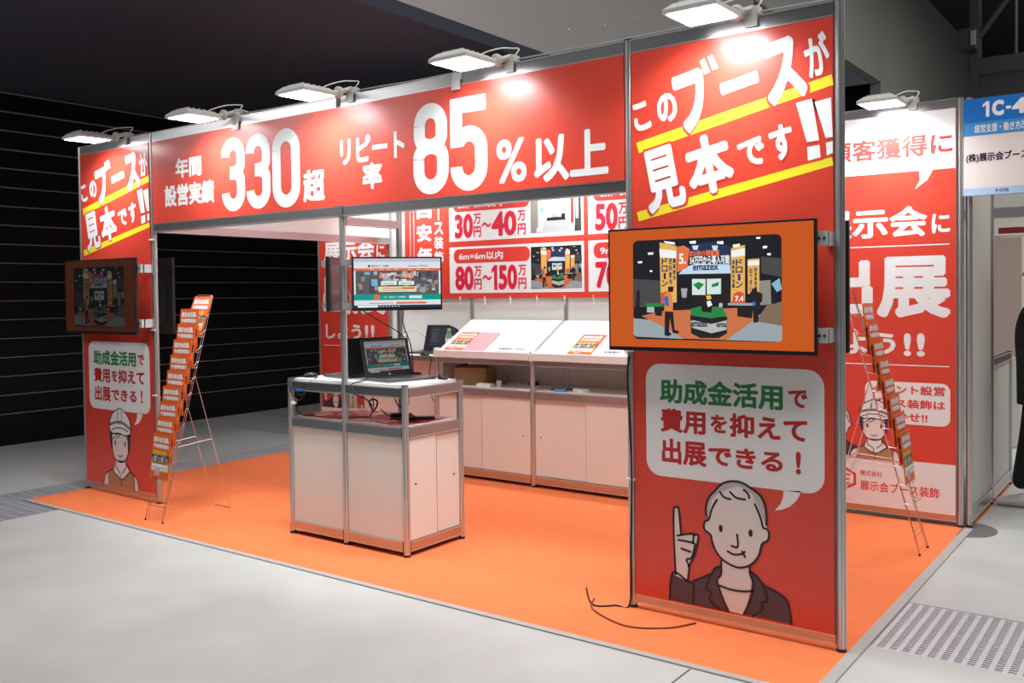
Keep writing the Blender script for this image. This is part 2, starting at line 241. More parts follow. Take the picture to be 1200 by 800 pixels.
T=json.loads(r'''{"slogan":{"ko":[[0.0261,2.4213],[0.1277,2.279]],"no":[[0.1509,2.4461],[0.2674,2.3012]],"bu":[[0.2515,2.5755],[0.4402,2.256]],"bar":[[0.4683,2.4987],[0.6536,2.3752]],"su":[[0.6573,2.6076],[0.8592,2.3183]],"ga":[[0.8427,2.5992],[0.9636,2.413]],"mi":[[0.0685,2.2075],[0.3017,1.8929]],"hon":[[0.2906,2.2416],[0.5392,1.9516]],"de":[[0.551,2.1946],[0.683,2.0609]],"s2":[[0.6926,2.2389],[0.8109,2.0787]],"e1":[[0.8262,2.3226],[0.905,2.0663]],"e2":[[0.9117,2.3171],[0.9773,2.0801]]},"yel1":[[0.0466,2.2294],[0.0609,2.1796],[0.9714,2.3719],[0.9636,2.4153]],"yel2":[[0.0464,1.9021],[0.0578,1.8582],[0.9704,2.0407],[0.9625,2.0758]],"bubtext":{"l1":[[0.1603,1.1194],[0.7507,1.0051]],"l1b":[[0.7746,1.0985],[0.8573,1.0212]],"l2a":[[0.1624,0.9811],[0.3911,0.8694]],"l2b":[[0.4147,0.9683],[0.4942,0.8855]],"l2c":[[0.5069,0.9793],[0.8567,0.873]],"l3a":[[0.169,0.8411],[0.3943,0.7235]],"l3b":[[0.4034,0.8266],[0.7495,0.7369]],"l3c":[[0.806,0.8347],[0.8286,0.7362]]},"tail":[[0.751,0.6583],[0.7499,0.6304],[0.7375,0.5992],[0.7127,0.568],[0.744,0.5758],[0.777,0.5921],[0.805,0.6187],[0.8218,0.6465],[0.8274,0.6674]],"bubble":[[0.0885,1.1283],[0.1587,1.1915],[0.8716,1.1896],[0.9297,1.1201],[0.9283,0.7243],[0.874,0.6583],[0.8237,0.6532],[0.751,0.6556],[0.1596,0.6571],[0.0927,0.723]],"man_fill":{"face":[[0.4014,0.4922],[0.4198,0.5779],[0.4593,0.6196],[0.5462,0.6571],[0.6119,0.6287],[0.6395,0.5693],[0.6759,0.4938],[0.6895,0.469],[0.6756,0.4312],[0.6543,0.4101],[0.6383,0.3538],[0.5914,0.3056],[0.5535,0.292],[0.496,0.2988],[0.4428,0.3409],[0.4187,0.4112],[0.3841,0.434],[0.3814,0.469]],"hair":[[0.4044,0.4944],[0.3917,0.5141],[0.3919,0.5513],[0.4101,0.5952],[0.4349,0.6213],[0.4693,0.6574],[0.5177,0.6748],[0.5652,0.6719],[0.6027,0.6546],[0.649,0.6242],[0.6717,0.5735],[0.6759,0.5027],[0.6575,0.4894],[0.6439,0.5385],[0.621,0.5849],[0.6025,0.6185],[0.5648,0.5959],[0.5075,0.5815],[0.4591,0.5828],[0.4395,0.5803],[0.4146,0.531]],"neck":[[0.465,0.3075],[0.597,0.302],[0.605,0.231],[0.6001,0.194],[0.576,0.0987],[0.5665,0.0831],[0.5043,0.0846],[0.4563,0.1676],[0.4449,0.2164],[0.4646,0.243]],"jacket":[[0.2192,0.2149],[0.2965,0.1856],[0.3269,0.1769],[0.3271,0.1929],[0.4075,0.2359],[0.4275,0.2644],[0.4619,0.2831],[0.4646,0.243],[0.4449,0.2164],[0.4658,0.1325],[0.4946,0.0809],[0.5665,0.0831],[0.6094,0.1776],[0.605,0.231],[0.6006,0.28],[0.6378,0.2593],[0.6791,0.2263],[0.747,0.1987],[0.7693,0.1764],[0.7867,0.0827],[0.6089,0.0852],[0.2024,0.0828]],"hand":[[0.2321,0.3837],[0.2289,0.5068],[0.2394,0.5214],[0.2539,0.5148],[0.2622,0.3995],[0.3186,0.4096],[0.3489,0.4103],[0.3518,0.392],[0.333,0.3048],[0.3021,0.2527],[0.2944,0.1853],[0.2306,0.2026]]},"man_line":{"head":[[0.3916,0.5048],[0.3919,0.5513],[0.4101,0.5952],[0.4349,0.6213],[0.4693,0.6574],[0.5177,0.6748],[0.5652,0.6719],[0.6027,0.6546],[0.649,0.6242],[0.6717,0.5735],[0.6759,0.5009]],"hl":[[0.4444,0.5828],[0.4195,0.5363],[0.4054,0.4899],[0.3834,0.473],[0.3832,0.4385],[0.4138,0.4179],[0.4233,0.3749],[0.4573,0.3247],[0.5105,0.2967],[0.5554,0.2923],[0.6008,0.3116],[0.6383,0.3556],[0.6543,0.4119],[0.6802,0.4319],[0.6867,0.4641],[0.6758,0.483],[0.6603,0.4871],[0.6485,0.5302],[0.6229,0.5851]],"b1":[[0.4593,0.6196],[0.4786,0.5989],[0.5095,0.5927]],"b2":[[0.5077,0.6253],[0.5363,0.6032],[0.578,0.5993]],"b3":[[0.5726,0.642],[0.5913,0.628],[0.5978,0.609]],"nose":[[0.5401,0.4382],[0.5426,0.384],[0.5139,0.3832]],"mouth":[[0.4945,0.3564],[0.5252,0.3466],[0.5633,0.3554],[0.5747,0.3663]],"m2":[[0.5634,0.3654],[0.5765,0.3439]],"neckl":[[0.4631,0.3072],[0.4627,0.2472],[0.4449,0.2211],[0.4515,0.1852],[0.4946,0.0809]],"neckr":[[0.597,0.302],[0.6005,0.2664],[0.6153,0.2283],[0.5999,0.1577],[0.5693,0.0864]],"collar":[[0.4516,0.1945],[0.505,0.1857],[0.5623,0.187],[0.6114,0.1978]],"lapL":[[0.4629,0.2814],[0.4295,0.2647],[0.3953,0.1937],[0.3922,0.1652],[0.4169,0.153],[0.4048,0.121],[0.4557,0.0843]],"lapR":[[0.6006,0.28],[0.6378,0.2593],[0.6698,0.2067],[0.6742,0.1627],[0.6483,0.1533],[0.6556,0.1251],[0.6089,0.0852]],"shR":[[0.6745,0.2282],[0.747,0.1987],[0.772,0.168],[0.7849,0.085]],"shL":[[0.4075,0.2359],[0.3271,0.1929]],"slv":[[0.2045,0.0832],[0.2213,0.2153],[0.2965,0.1856],[0.3269,0.1769],[0.3222,0.0866]],"hand":[[0.2369,0.2084],[0.2289,0.3832],[0.2289,0.5068],[0.2394,0.5214],[0.2539,0.5148],[0.2653,0.4018]],"h2":[[0.2467,0.3906],[0.3186,0.4096],[0.3286,0.3979],[0.3243,0.3691]],"h3":[[0.3287,0.4054],[0.3509,0.4087],[0.3507,0.3872],[0.333,0.3142],[0.3021,0.2545]],"h4":[[0.2517,0.3714],[0.3284,0.3679],[0.3333,0.3517],[0.3177,0.2976],[0.2921,0.2859],[0.3052,0.2532],[0.2965,0.1856]],"h5":[[0.2669,0.3339],[0.3128,0.3251]]},"man_eyes":[[0.4621,0.4544],[0.6025,0.4537]],"hel_fill":{"helmet":[[0.3726,0.5396],[0.3826,0.5813],[0.4094,0.6287],[0.46,0.6593],[0.5097,0.6779],[0.5658,0.6663],[0.6204,0.6298],[0.658,0.5745],[0.6548,0.4942],[0.5905,0.48],[0.5021,0.489],[0.4199,0.4823],[0.3745,0.5033]],"hair":[[0.3745,0.5033],[0.4199,0.4823],[0.6499,0.4893],[0.6394,0.3859],[0.6217,0.3396],[0.3986,0.3641],[0.3766,0.4351]],"face":[[0.4064,0.474],[0.6146,0.482],[0.6169,0.3391],[0.5914,0.3009],[0.5419,0.269],[0.4932,0.2687],[0.4368,0.2904],[0.4137,0.3291],[0.4076,0.3831]],"neck":[[0.4527,0.2783],[0.5827,0.2821],[0.5895,0.2513],[0.6324,0.2065],[0.5449,0.1432],[0.5044,0.1433],[0.4081,0.192],[0.4265,0.2394]],"vest":[[0.3495,0.1813],[0.4002,0.2021],[0.4399,0.1635],[0.5449,0.1414],[0.6354,0.2024],[0.6946,0.1775],[0.6936,0.0706],[0.3452,0.0754]],"shirtL":[[0.3495,0.1813],[0.2893,0.1427],[0.2728,0.0718],[0.3452,0.0754]],"shirtR":[[0.6946,0.1775],[0.7362,0.1599],[0.7563,0.0736],[0.6936,0.0706]]},"hel_line":{"hel":[[0.3745,0.5033],[0.3726,0.5396],[0.3826,0.5813],[0.4094,0.6287],[0.46,0.6593],[0.5097,0.6779],[0.5658,0.6663],[0.6204,0.6298],[0.658,0.5745],[0.6548,0.4942],[0.5903,0.4755],[0.5021,0.489],[0.4199,0.4823],[0.3745,0.5033]],"r1":[[0.3782,0.5537],[0.4566,0.5758],[0.5542,0.5776],[0.6566,0.5388]],"r2":[[0.3726,0.5396],[0.4561,0.564],[0.5537,0.565],[0.656,0.5254]],"r3":[[0.4012,0.5081],[0.4711,0.529],[0.5523,0.5289],[0.6236,0.5095]],"c1":[[0.4926,0.6569],[0.4866,0.5889]],"c2":[[0.5414,0.6602],[0.5417,0.5883]],"jaw":[[0.3776,0.499],[0.3809,0.4172],[0.4137,0.3291],[0.4449,0.2866],[0.5094,0.2658],[0.5828,0.2866],[0.6217,0.3396],[0.6433,0.4041],[0.6514,0.4894]],"f1":[[0.4099,0.4379],[0.4519,0.4596],[0.4691,0.4791]],"f2":[[0.4677,0.4446],[0.5011,0.4636],[0.5181,0.4831]],"f3":[[0.5984,0.4762],[0.6133,0.4506],[0.6323,0.4477]],"m":[[0.487,0.3178],[0.5144,0.3114],[0.5441,0.3233]],"cl":[[0.4353,0.2539],[0.4164,0.1928],[0.4803,0.1497],[0.5449,0.1414],[0.6322,0.202],[0.624,0.237],[0.5898,0.2604]],"c3":[[0.452,0.2601],[0.4505,0.2236],[0.5061,0.1842],[0.5046,0.1479]],"c4":[[0.5871,0.2735],[0.5887,0.2333],[0.5386,0.1876]],"sl":[[0.4002,0.2021],[0.3156,0.1685],[0.28,0.1233],[0.2728,0.0718]],"sr":[[0.6354,0.2024],[0.7133,0.1751],[0.7436,0.1474],[0.7563,0.0736]],"v1":[[0.3494,0.1767],[0.3452,0.0754]],"v2":[[0.6944,0.1731],[0.6936,0.0724]],"zip":[[0.5204,0.136],[0.5185,0.0879]]},"hel_eyes":[[0.4483,0.4121],[0.5814,0.412]],"tv":[["dark",[[0.136,0.897],[0.853,0.889],[0.855,0.095],[0.135,0.111]]],["floor",[[0.136,0.265],[0.246,0.251],[0.395,0.104],[0.148,0.115],[0.136,0.13]]],["floor",[[0.601,0.103],[0.754,0.3],[0.854,0.293],[0.854,0.117],[0.843,0.098]]],["floor2",[[0.787,0.37],[0.854,0.397],[0.854,0.217],[0.737,0.25]]],["carpet",[[0.178,0.284],[0.294,0.327],[0.754,0.356],[0.729,0.257],[0.601,0.103],[0.395,0.107],[0.265,0.221]]],["haze",[[0.136,0.587],[0.295,0.567],[0.294,0.357],[0.135,0.357]]],["wallg",[[0.754,0.553],[0.804,0.558],[0.807,0.377],[0.758,0.37]]],["truss",[[0.763,0.735],[0.855,0.716],[0.855,0.577],[0.763,0.609]]],["black",[[0.439,0.607],[0.628,0.614],[0.627,0.356],[0.438,0.386]]],["navy",[[0.421,0.828],[0.498,0.859],[0.568,0.854],[0.629,0.814],[0.624,0.614],[0.439,0.651]]],["ltblue",[[0.407,0.674],[0.461,0.697],[0.62,0.683],[0.624,0.614],[0.37,0.617]]],["orangeC",[[0.363,0.832],[0.399,0.842],[0.426,0.813],[0.416,0.667],[0.365,0.632]]],["sky",[[0.439,0.839],[0.471,0.837],[0.465,0.803],[0.446,0.805]]],["sky",[[0.535,0.832],[0.564,0.83],[0.56,0.79],[0.542,0.791]]],["yel",[[0.276,0.876],[0.362,0.84],[0.361,0.394],[0.28,0.387]]],["wht",[[0.275,0.823],[0.361,0.803],[0.361,0.743],[0.277,0.756]]],["yel",[[0.626,0.807],[0.69,0.827],[0.689,0.384],[0.623,0.392]]],["wht",[[0.626,0.786],[0.69,0.803],[0.69,0.746],[0.626,0.736]]],["yel",[[0.702,0.717],[0.755,0.721],[0.754,0.461],[0.702,0.455]]],["wht",[[0.702,0.703],[0.755,0.707],[0.755,0.672],[0.702,0.668]]],["poster",[[0.438,0.577],[0.504,0.575],[0.503,0.451],[0.438,0.452]]],["poster",[[0.51,0.575],[0.578,0.576],[0.577,0.457],[0.51,0.455]]],["green",[[0.443,0.533],[0.47,0.554],[0.497,0.534],[0.47,0.488]]],["green",[[0.532,0.531],[0.567,0.551],[0.567,0.522],[0.536,0.509]]],["black",[[0.428,0.297],[0.606,0.284],[0.605,0.155],[0.566,0.117],[0.477,0.114],[0.432,0.15]]],["stand",[[0.43,0.246],[0.442,0.253],[0.531,0.225],[0.604,0.255],[0.603,0.183],[0.531,0.153],[0.437,0.194]]],["green",[[0.428,0.342],[0.478,0.364],[0.584,0.356],[0.606,0.291],[0.531,0.269],[0.433,0.29]]],["green",[[0.203,0.387],[0.294,0.39],[0.294,0.357],[0.203,0.36]]],["stand",[[0.208,0.357],[0.246,0.357],[0.246,0.311],[0.208,0.314]]],["black",[[0.251,0.36],[0.292,0.36],[0.284,0.284],[0.251,0.289]]],["stand",[[0.567,0.385],[0.584,0.388],[0.584,0.356],[0.567,0.356]]],["black",[[0.653,0.37],[0.729,0.37],[0.72,0.271],[0.653,0.285]]],["greyb",[[0.61,0.388],[0.725,0.387],[0.725,0.367],[0.61,0.37]]],["redc",[[0.636,0.456],[0.658,0.477],[0.683,0.463],[0.689,0.384],[0.629,0.39]]],["redc",[[0.28,0.47],[0.313,0.484],[0.322,0.394],[0.28,0.39]]],["black",[[0.318,0.521],[0.346,0.521],[0.343,0.476],[0.318,0.477]]],["vest",[[0.299,0.462],[0.332,0.476],[0.343,0.387],[0.341,0.319],[0.298,0.324]]],["blue",[[0.297,0.439],[0.318,0.447],[0.322,0.357],[0.302,0.372]]],["black",[[0.301,0.324],[0.343,0.319],[0.349,0.178],[0.372,0.163],[0.368,0.145],[0.34,0.15],[0.326,0.267],[0.321,0.162],[0.335,0.14],[0.321,0.123],[0.298,0.131]]],["black",[[0.725,0.497],[0.742,0.504],[0.744,0.476],[0.769,0.454],[0.766,0.398],[0.752,0.384],[0.749,0.243],[0.727,0.236],[0.725,0.398],[0.704,0.441]]],["blue",[[0.723,0.398],[0.737,0.398],[0.736,0.363],[0.723,0.367]]],["grey",[[0.383,0.505],[0.415,0.504],[0.41,0.43],[0.388,0.431]]],["black",[[0.388,0.431],[0.41,0.43],[0.401,0.334],[0.389,0.334]]],["black",[[0.808,0.488],[0.824,0.488],[0.828,0.377],[0.816,0.384]]],["black",[[0.155,0.495],[0.172,0.495],[0.169,0.326],[0.144,0.296]]],["cyan",[[0.808,0.53],[0.844,0.571],[0.854,0.487],[0.832,0.467]]],["black",[[0.478,0.4],[0.505,0.429],[0.54,0.4],[0.531,0.313],[0.487,0.32]]],["wht",[[0.509,0.4],[0.527,0.407],[0.536,0.371],[0.514,0.356]]],["hat",[[0.505,0.444],[0.527,0.449],[0.533,0.422],[0.512,0.412]]],["lamp",[[0.161,0.727],[0.186,0.73],[0.184,0.715],[0.164,0.713]]],["lamp",[[0.215,0.797],[0.244,0.798],[0.242,0.78],[0.218,0.779]]],["lamp",[[0.77,0.811],[0.79,0.814],[0.79,0.796],[0.772,0.793]]],["lamp",[[0.741,0.881],[0.76,0.882],[0.76,0.868],[0.743,0.867]]],["lamp",[[0.79,0.757],[0.806,0.757],[0.806,0.741],[0.791,0.742]]],["lamp",[[0.298,0.885],[0.353,0.87],[0.354,0.851],[0.306,0.866]]],["lamp",[[0.426,0.872],[0.458,0.876],[0.458,0.852],[0.43,0.854]]],["lamp",[[0.56,0.862],[0.59,0.863],[0.59,0.838],[0.561,0.845]]],["lamp",[[0.633,0.831],[0.667,0.837],[0.667,0.814],[0.637,0.811]]],["lamp",[[0.224,0.653],[0.238,0.655],[0.238,0.641],[0.226,0.64]]]],"tvtext":[["54万円から導入可能",[[0.428,0.757],[0.62,0.689]],"wht"],["約3倍の積載量",[[0.426,0.799],[0.572,0.752]],"orangeC"],["emazex",[[0.443,0.683],[0.566,0.642]],"navy"],["5.",[[0.375,0.78],[0.409,0.696]],"wht"],["emazex",[[0.434,0.241],[0.513,0.202]],"black"],["ema",[[0.556,0.233],[0.603,0.201]],"black"],["7.4",[[0.643,0.442],[0.683,0.399]],"wht"]],"tvv":[["ドローン",[[0.286,0.748],[0.318,0.514]]],["農薬散布",[[0.343,0.744],[0.359,0.565]]],["肥料散布",[[0.324,0.745],[0.34,0.528]]],["ドローン",[[0.647,0.72],[0.679,0.495]]],["運搬散布測量",[[0.63,0.714],[0.643,0.499]]],["国産農業用",[[0.732,0.652],[0.744,0.483]]],["目で使い",[[0.71,0.646],[0.723,0.476]]]]}''')

# ================================================================ SETTING
def floor_mat():
    m=bpy.data.materials.new('polished_concrete'); m.use_nodes=True; nt=m.node_tree; b=nt.nodes['Principled BSDF']; N=nt.nodes.new; L=nt.links.new
    tc=N('ShaderNodeTexCoord'); n1=N('ShaderNodeTexNoise'); n1.inputs['Scale'].default_value=.55; n1.inputs['Detail'].default_value=8; n1.inputs['Roughness'].default_value=.6
    n2=N('ShaderNodeTexNoise'); n2.inputs['Scale'].default_value=3.2; n2.inputs['Detail'].default_value=8
    mp_=N('ShaderNodeMapping'); mp_.inputs['Scale'].default_value=(1,.35,1); L(tc.outputs['Object'],mp_.inputs[0])
    L(mp_.outputs[0],n1.inputs['Vector']); L(tc.outputs['Object'],n2.inputs['Vector'])
    mx=N('ShaderNodeMix'); mx.inputs[0].default_value=.4; L(n1.outputs['Fac'],mx.inputs[2]); L(n2.outputs['Fac'],mx.inputs[3])
    r=N('ShaderNodeValToRGB'); r.color_ramp.elements[0].position=.3; r.color_ramp.elements[0].color=(.44,.44,.425,1); r.color_ramp.elements[1].position=.7; r.color_ramp.elements[1].color=(.58,.59,.58,1)
    L(mx.outputs[0],r.inputs[0]); L(r.outputs[0],b.inputs['Base Color'])
    mr=N('ShaderNodeMapRange'); mr.inputs[3].default_value=.30; mr.inputs[4].default_value=.52; L(n2.outputs['Fac'],mr.inputs[0]); L(mr.outputs[0],b.inputs['Roughness'])
    b.inputs['Specular IOR Level'].default_value=.4
    return m
FLOOR=floor_mat()
# floor with pits left open for the drainage trenches
TRENCH=[(-.36,.54,-7.0,2.75),(.54,9.0,.14,.82),(-2.8,-.36,2.78,3.75)]
def floor_mesh():
    xs=sorted({-22,24,*[a for t in TRENCH for a in t[:2]]}); ys=sorted({-16,28,*[a for t in TRENCH for a in t[2:]]}); mb=MB()
    for i in range(len(xs)-1):
        for j in range(len(ys)-1):
            cx,cy=(xs[i]+xs[i+1])/2,(ys[j]+ys[j+1])/2
            pit=any(a<cx<b and c<cy<d for a,b,c,d in TRENCH)
            if not pit: mb.add([(xs[i],ys[j],0),(xs[i+1],ys[j],0),(xs[i+1],ys[j+1],0),(xs[i],ys[j+1],0)],[(0,1,2,3)],FLOOR)
    return mb
fl=struct(floor_mesh().build('floor'))
mb=MB(); PIT=mat('dark_pit',(.03,.03,.035),.8)
for a,b,c,d in TRENCH:
    z=-.12
    mb.add([(a,c,z),(b,c,z),(b,d,z),(a,d,z)],[(0,1,2,3)],PIT)
    mb.add([(a,c,z),(b,c,z),(b,c,0),(a,c,0)],[(0,1,2,3)],PIT); mb.add([(a,d,z),(b,d,z),(b,d,0),(a,d,0)],[(0,1,2,3)],PIT)
    mb.add([(a,c,z),(a,d,z),(a,d,0),(a,c,0)],[(0,1,2,3)],PIT); mb.add([(b,c,z),(b,d,z),(b,d,0),(b,c,0)],[(0,1,2,3)],PIT)
mb.build('trench_pit',fl)
JT=mat('floor_joint',(.10,.10,.10),.8)
MB().box(5.49,5.498,-9,-.515,-.004,.0006,JT).build('expansion_joint',fl)
GALV=mat('galvanised_steel',(.60,.59,.63),.45,.25,noise=.08,nscale=14)
GALVD=mat('galvanised_steel_worn',(.50,.51,.56),.45,.25,noise=.15,nscale=14)
def grate(x0,x1,y0,y1,label,along,m,group=None,px=.050,py=.024):
    t=thing('drain_grate',label,'drain grate',((x0+x1)/2,(y0+y1)/2,0),0,group); px,py=(.085,.038) if x1<1 else (px,py); cx,cy=(x0+x1)/2,(y0+y1)/2
    hx,hy=(x1-x0)/2-.003,(y1-y0)/2-.003
    f=MB()
    f.box(-hx,hx,-hy,-hy+.012,-.035,-.001,m); f.box(-hx,hx,hy-.012,hy,-.035,-.001,m); f.box(-hx,-hx+.012,-hy,hy,-.035,-.001,m); f.box(hx-.012,hx,-hy,hy,-.035,-.001,m)
    f.build('frame',t)
    b=MB(); c=MB()
    A,B=(hx,hy) if along=='y' else (hy,hx)
    k=-A+.012+px/2
    while k<A-.012:
        if along=='y': b.box(k-.010,k+.010,-hy+.012,hy-.012,-.032,-.001,m)
        else: b.box(-hx+.012,hx-.012,k-.007,k+.007,-.032,-.001,m)
        k+=px
    k=-B+.012+py/2
    while k<B-.012:
        if along=='y': c.box(-hx+.012,hx-.012,k-.0055,k+.0055,-.018,-.002,m)
        else: c.box(k-.0045,k+.0045,-hy+.012,hy-.012,-.018,-.002,m)
        k+=py
    b.build('bearing_bars',t)['kind']='stuff'; c.build('cross_bars',t)['kind']='stuff'
    return t
# the trench on the right of the carpet, in two lengths; the long one at the left in lengths of about a metre
grate(5.99,6.98,.14,.82,'bright galvanised floor grate against the right edge of the orange carpet','y',GALV)
grate(6.98,7.97,.14,.82,'galvanised floor grate at the right frame edge, second from the carpet','y',GALV)
grate(-.36,.54,-2.62,-1.62,'worn floor grate at the far left, cut by the left edge of the frame','x',GALVD)
grate(-.36,.54,-1.62,-.62,'worn floor grate at the left, just before the front left carpet corner','x',GALVD)
grate(-.36,.54,-.62,.38,'worn floor grate partly under the front left corner of the orange carpet','x',GALVD)
grate(-.36,.54,.38,1.38,'floor grate along the left carpet edge, behind the left pillar','x',GALV)
grate(-.36,.54,1.38,2.70,'floor grate along the left carpet edge, ending at the black mat','x',GALV)
grate(-2.8,-1.6,2.78,3.75,'grey floor grate near the black wall, the farther left one','x',GALVD)
grate(-1.6,-.40,2.78,3.75,'grey floor grate near the black wall, seen left of the front counter','x',GALVD)
# black louvred wall at the left
LB=mat('black_louvre',(.004,.004,.006),.6,spec=.2); LE=mat('louvre_edge_glint',(.30,.29,.29),.5)  # pale slat edge: the ledge's reflection put into the colour
lw=thing('wall_left','','',(-2.85,0,0)); del lw['label']; del lw['category']; struct(lw)
lw_back=MB().box(-.10,-.06,-12,26,0,3.69,LB).build('backing',lw)
sl0=None
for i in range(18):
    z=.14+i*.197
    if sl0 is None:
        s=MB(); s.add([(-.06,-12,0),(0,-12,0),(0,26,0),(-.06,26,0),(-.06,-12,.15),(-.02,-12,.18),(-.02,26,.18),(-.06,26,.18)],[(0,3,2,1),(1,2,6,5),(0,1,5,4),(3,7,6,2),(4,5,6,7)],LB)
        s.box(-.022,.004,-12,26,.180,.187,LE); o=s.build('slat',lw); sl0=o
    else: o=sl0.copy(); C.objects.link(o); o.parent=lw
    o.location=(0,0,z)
MB().box(-.06,.03,-12,26,0,.14,LB).build('kick_plate',lw)
# dark soffit, grey wall above it with a dark opening, dark ceiling with steelwork
SOF=mat('dark_soffit',(.034,.042,.068),.8,noise=.1,nscale=.4); GW=mat('grey_plaster',(.38,.375,.365),.9,noise=.06,nscale=.5); CE=mat('dark_ceiling',(.035,.036,.045),.9)
struct(MB().box(-3.2,2.15,-12,26,3.69,3.80,SOF).build('ceiling_low'))
XE=2.15
gw=thing('wall_upper','','',(XE,0,0)); del gw['label']; del gw['category']; struct(gw)
g=MB()
for (y0,y1,z0,z1) in ((-12,8.6,3.80,8.2),(8.6,15.16,5.6,8.2),(8.6,15.16,3.80,4.0),(15.16,26,3.80,8.2)): g.box(-.2,0,y0,y1,z0,z1,GW)
g.build('upper_panel',gw)
MB().box(-1.6,-1.5,8.6,15.16,4.0,5.6,LB).box(-1.5,-.2,15.16,15.26,4.0,5.6,LB).build('dark_recess',gw)
bt=MB()
for iy in range(40):
    for iz in range(9):
        if 8.4<-6+iy*.7<15.3 and iz<4: continue
        bt.box(0,.01,-6+iy*.7,-5.97+iy*.7,4.1+iz*.45+(iy%2)*.2,4.125+iz*.45+(iy%2)*.2,LAMPW)
o=bt.build('fixing_studs',gw); o['kind']='stuff'
struct(MB().box(XE,24,-16,28,8.2,8.3,CE).build('ceiling'))
struct(MB().box(XE,24,26,26.2,0,8.2,GW).build('wall_far'))
# steelwork
st=thing('steel_truss','dark steel column and braced truss in the hall, top right corner','steelwork',(4.05,14,0))
MB().box(-.07,.07,-.15,.15,0,8.2,STEELD).build('column',st)
MB().box(-.10,.95,-.1,.1,5.22,5.50,STEELD).build('beam',st)
for a,b,r in (((.05,0,5.9),(.85,0,6.95),.06),((.62,0,5.5),(.62,0,8.2),.035),((.85,0,5.5),(.85,0,8.2),.05)):
    MB().tube([a,b],r,STEELD,6).build('brace',st)
for x,z in ((.40,8.0),(.9,4.95)):
    MB().add([(x,-.1,z),(x+.14,-.1,z),(x+.03,-.1,z-.45),(x,.1,z),(x+.14,.1,z),(x+.03,.1,z-.45)],[(0,2,1),(3,4,5),(0,1,4,3),(1,2,5,4),(2,0,3,5)],STEELD).build('bracket_plate',st)
sp=thing('box_speaker','dark grey box fixed to the steel column, top right','speaker',(3.99,13.8,5.62))
MB().bbox(-.15,.12,-.2,.1,0,.36,.01,STEELD).build('cabinet',sp)
MB().bbox(.05,.13,-.23,-.2,.05,.30,.005,mat('grey_panel',(.25,.25,.28),.5)).build('grille',sp)

# ================================================================ ALUMINIUM SYSTEM PARTS
def post_prof(r=.020):
    pts=[]
    for k in range(8):
        a=2*PI*(k+.5)/8
        for da,rr in ((-.30,r),(-.10,r),(-.07,r*.72),(.07,r*.72),(.10,r),(.30,r)):
            pts.append((rr*math.cos(a+da),rr*math.sin(a+da)))
    return pts
PP=post_prof()
PM={}
def post(parent,x,y,z0=.02,z1=H,foot=True,name='post'):
    k=(round(z0,3),round(z1,3),foot)
    if k not in PM:
        m=MB().prism(PP,z0,z1,ALU)
        if foot: m.lathe([(.022,.0065),(.022,.014),(.012,.016),(.012,z0+.001)],STEELD,12)
        m.lathe([(.021,z1),(.021,z1+.004)],DKG,12)
        o=m.build(name,parent); PM[k]=o.data; fixn(o)
    else:
        o=bpy.data.objects.new(name,PM[k]); C.objects.link(o); o.parent=parent
    o.location=(x,y,0); return o
def rail(parent,x0,y0,x1,y1,z0,z1,t=.030,name='rail',m=None):
    a=Vector((x0,y0,0)); b=Vector((x1,y1,0)); L=(b-a).length; d=(b-a)/L
    mx=Matrix.Translation(a)@Matrix.Rotation(math.atan2(d.y,d.x),4,'Z')
    h=z1-z0; m=m or ALUP
    mb=MB().box(.019,L-.019,-t/2,t/2,z0,z1,m,mx)
    for s in (-1,1):                                       # lips of the extrusion
        for zz in (z0,z1-.006): mb.box(.019,L-.019,s*t/2,s*(t/2+.003),zz,zz+.006,ALU,mx) if s>0 else mb.box(.019,L-.019,s*(t/2+.003),s*t/2,zz,zz+.006,ALU,mx)
    return fixn(mb.build(name,parent))
# ================================================================ CARPET
ca=thing('carpet','orange needle-felt carpet covering the floor of the exhibition stand','carpet',(3,1,0))
MB().bbox(-3.0,2.97,-1.49,1.50,-.006,.006,.002,CARP).build('carpet_field',ca)
MB().bbox(-3.02,3.02,-1.51,-1.475,-.006,.008,.002,TRIM).build('edge_trim',ca)
MB().bbox(2.965,3.015,-1.475,1.46,-.006,.008,.002,TRIM).build('edge_trim',ca)
# ================================================================ BACK WALL
wb=thing('wall_back','','',(0,D,0)); del wb['label']; del wb['category']; struct(wb)
for i in range(7): post(wb,i*M,0)
for i in range(6):
    MB().box(i*M+.019,(i+1)*M-.019,-.003,.003,.10,H-.065,WPAN).build('wall_panel',wb)
    rail(wb,i*M,0,(i+1)*M,0,H-.065,H); rail(wb,i*M,0,(i+1)*M,0,.035,.10)
# ================================================================ POSTERS
BUBT=T['bubtext']
def man(g,dx=0,dz=0,sc=1,l=1,w=.0095,clip=0):
    f=lambda p:[(a*sc+dx,(b)*sc+dz) for a,b in p]
    for k,c in (('jacket','purple'),('neck','skin'),('hair','hair'),('face','skin'),('hand','skin')):
        g.poly(f(T['man_fill'][k]),c,l+{'jacket':0,'neck':1,'hair':2,'face':3,'hand':2}[k],smooth=False)
    for p in T['man_line'].values(): g.line(f(p),w*sc,'black',l+5)
    for p in f(T['man_eyes']): g.disc(p[0],p[1],.0095*sc,'black',l+5,ry=.017*sc)
def helmet(g,dx=0,dz=0,sc=1,l=1,w=.0075):
    f=lambda p:[(a*sc+dx,b*sc+dz) for a,b in p]
    for k,c,q in (('hair','indigo',0),('shirtL','skin',0),('shirtR','skin',0),('vest','brown',1),('neck','white',2),('face','skin',2),('helmet','white',3)):
        g.poly(f(T['hel_fill'][k]),c,l+q)
    for p in T['hel_line'].values(): g.line(f(p),w*sc,'black',l+5)
    for p in f(T['hel_eyes']): g.disc(p[0],p[1],.009*sc,'black',l+5,ry=.022*sc)
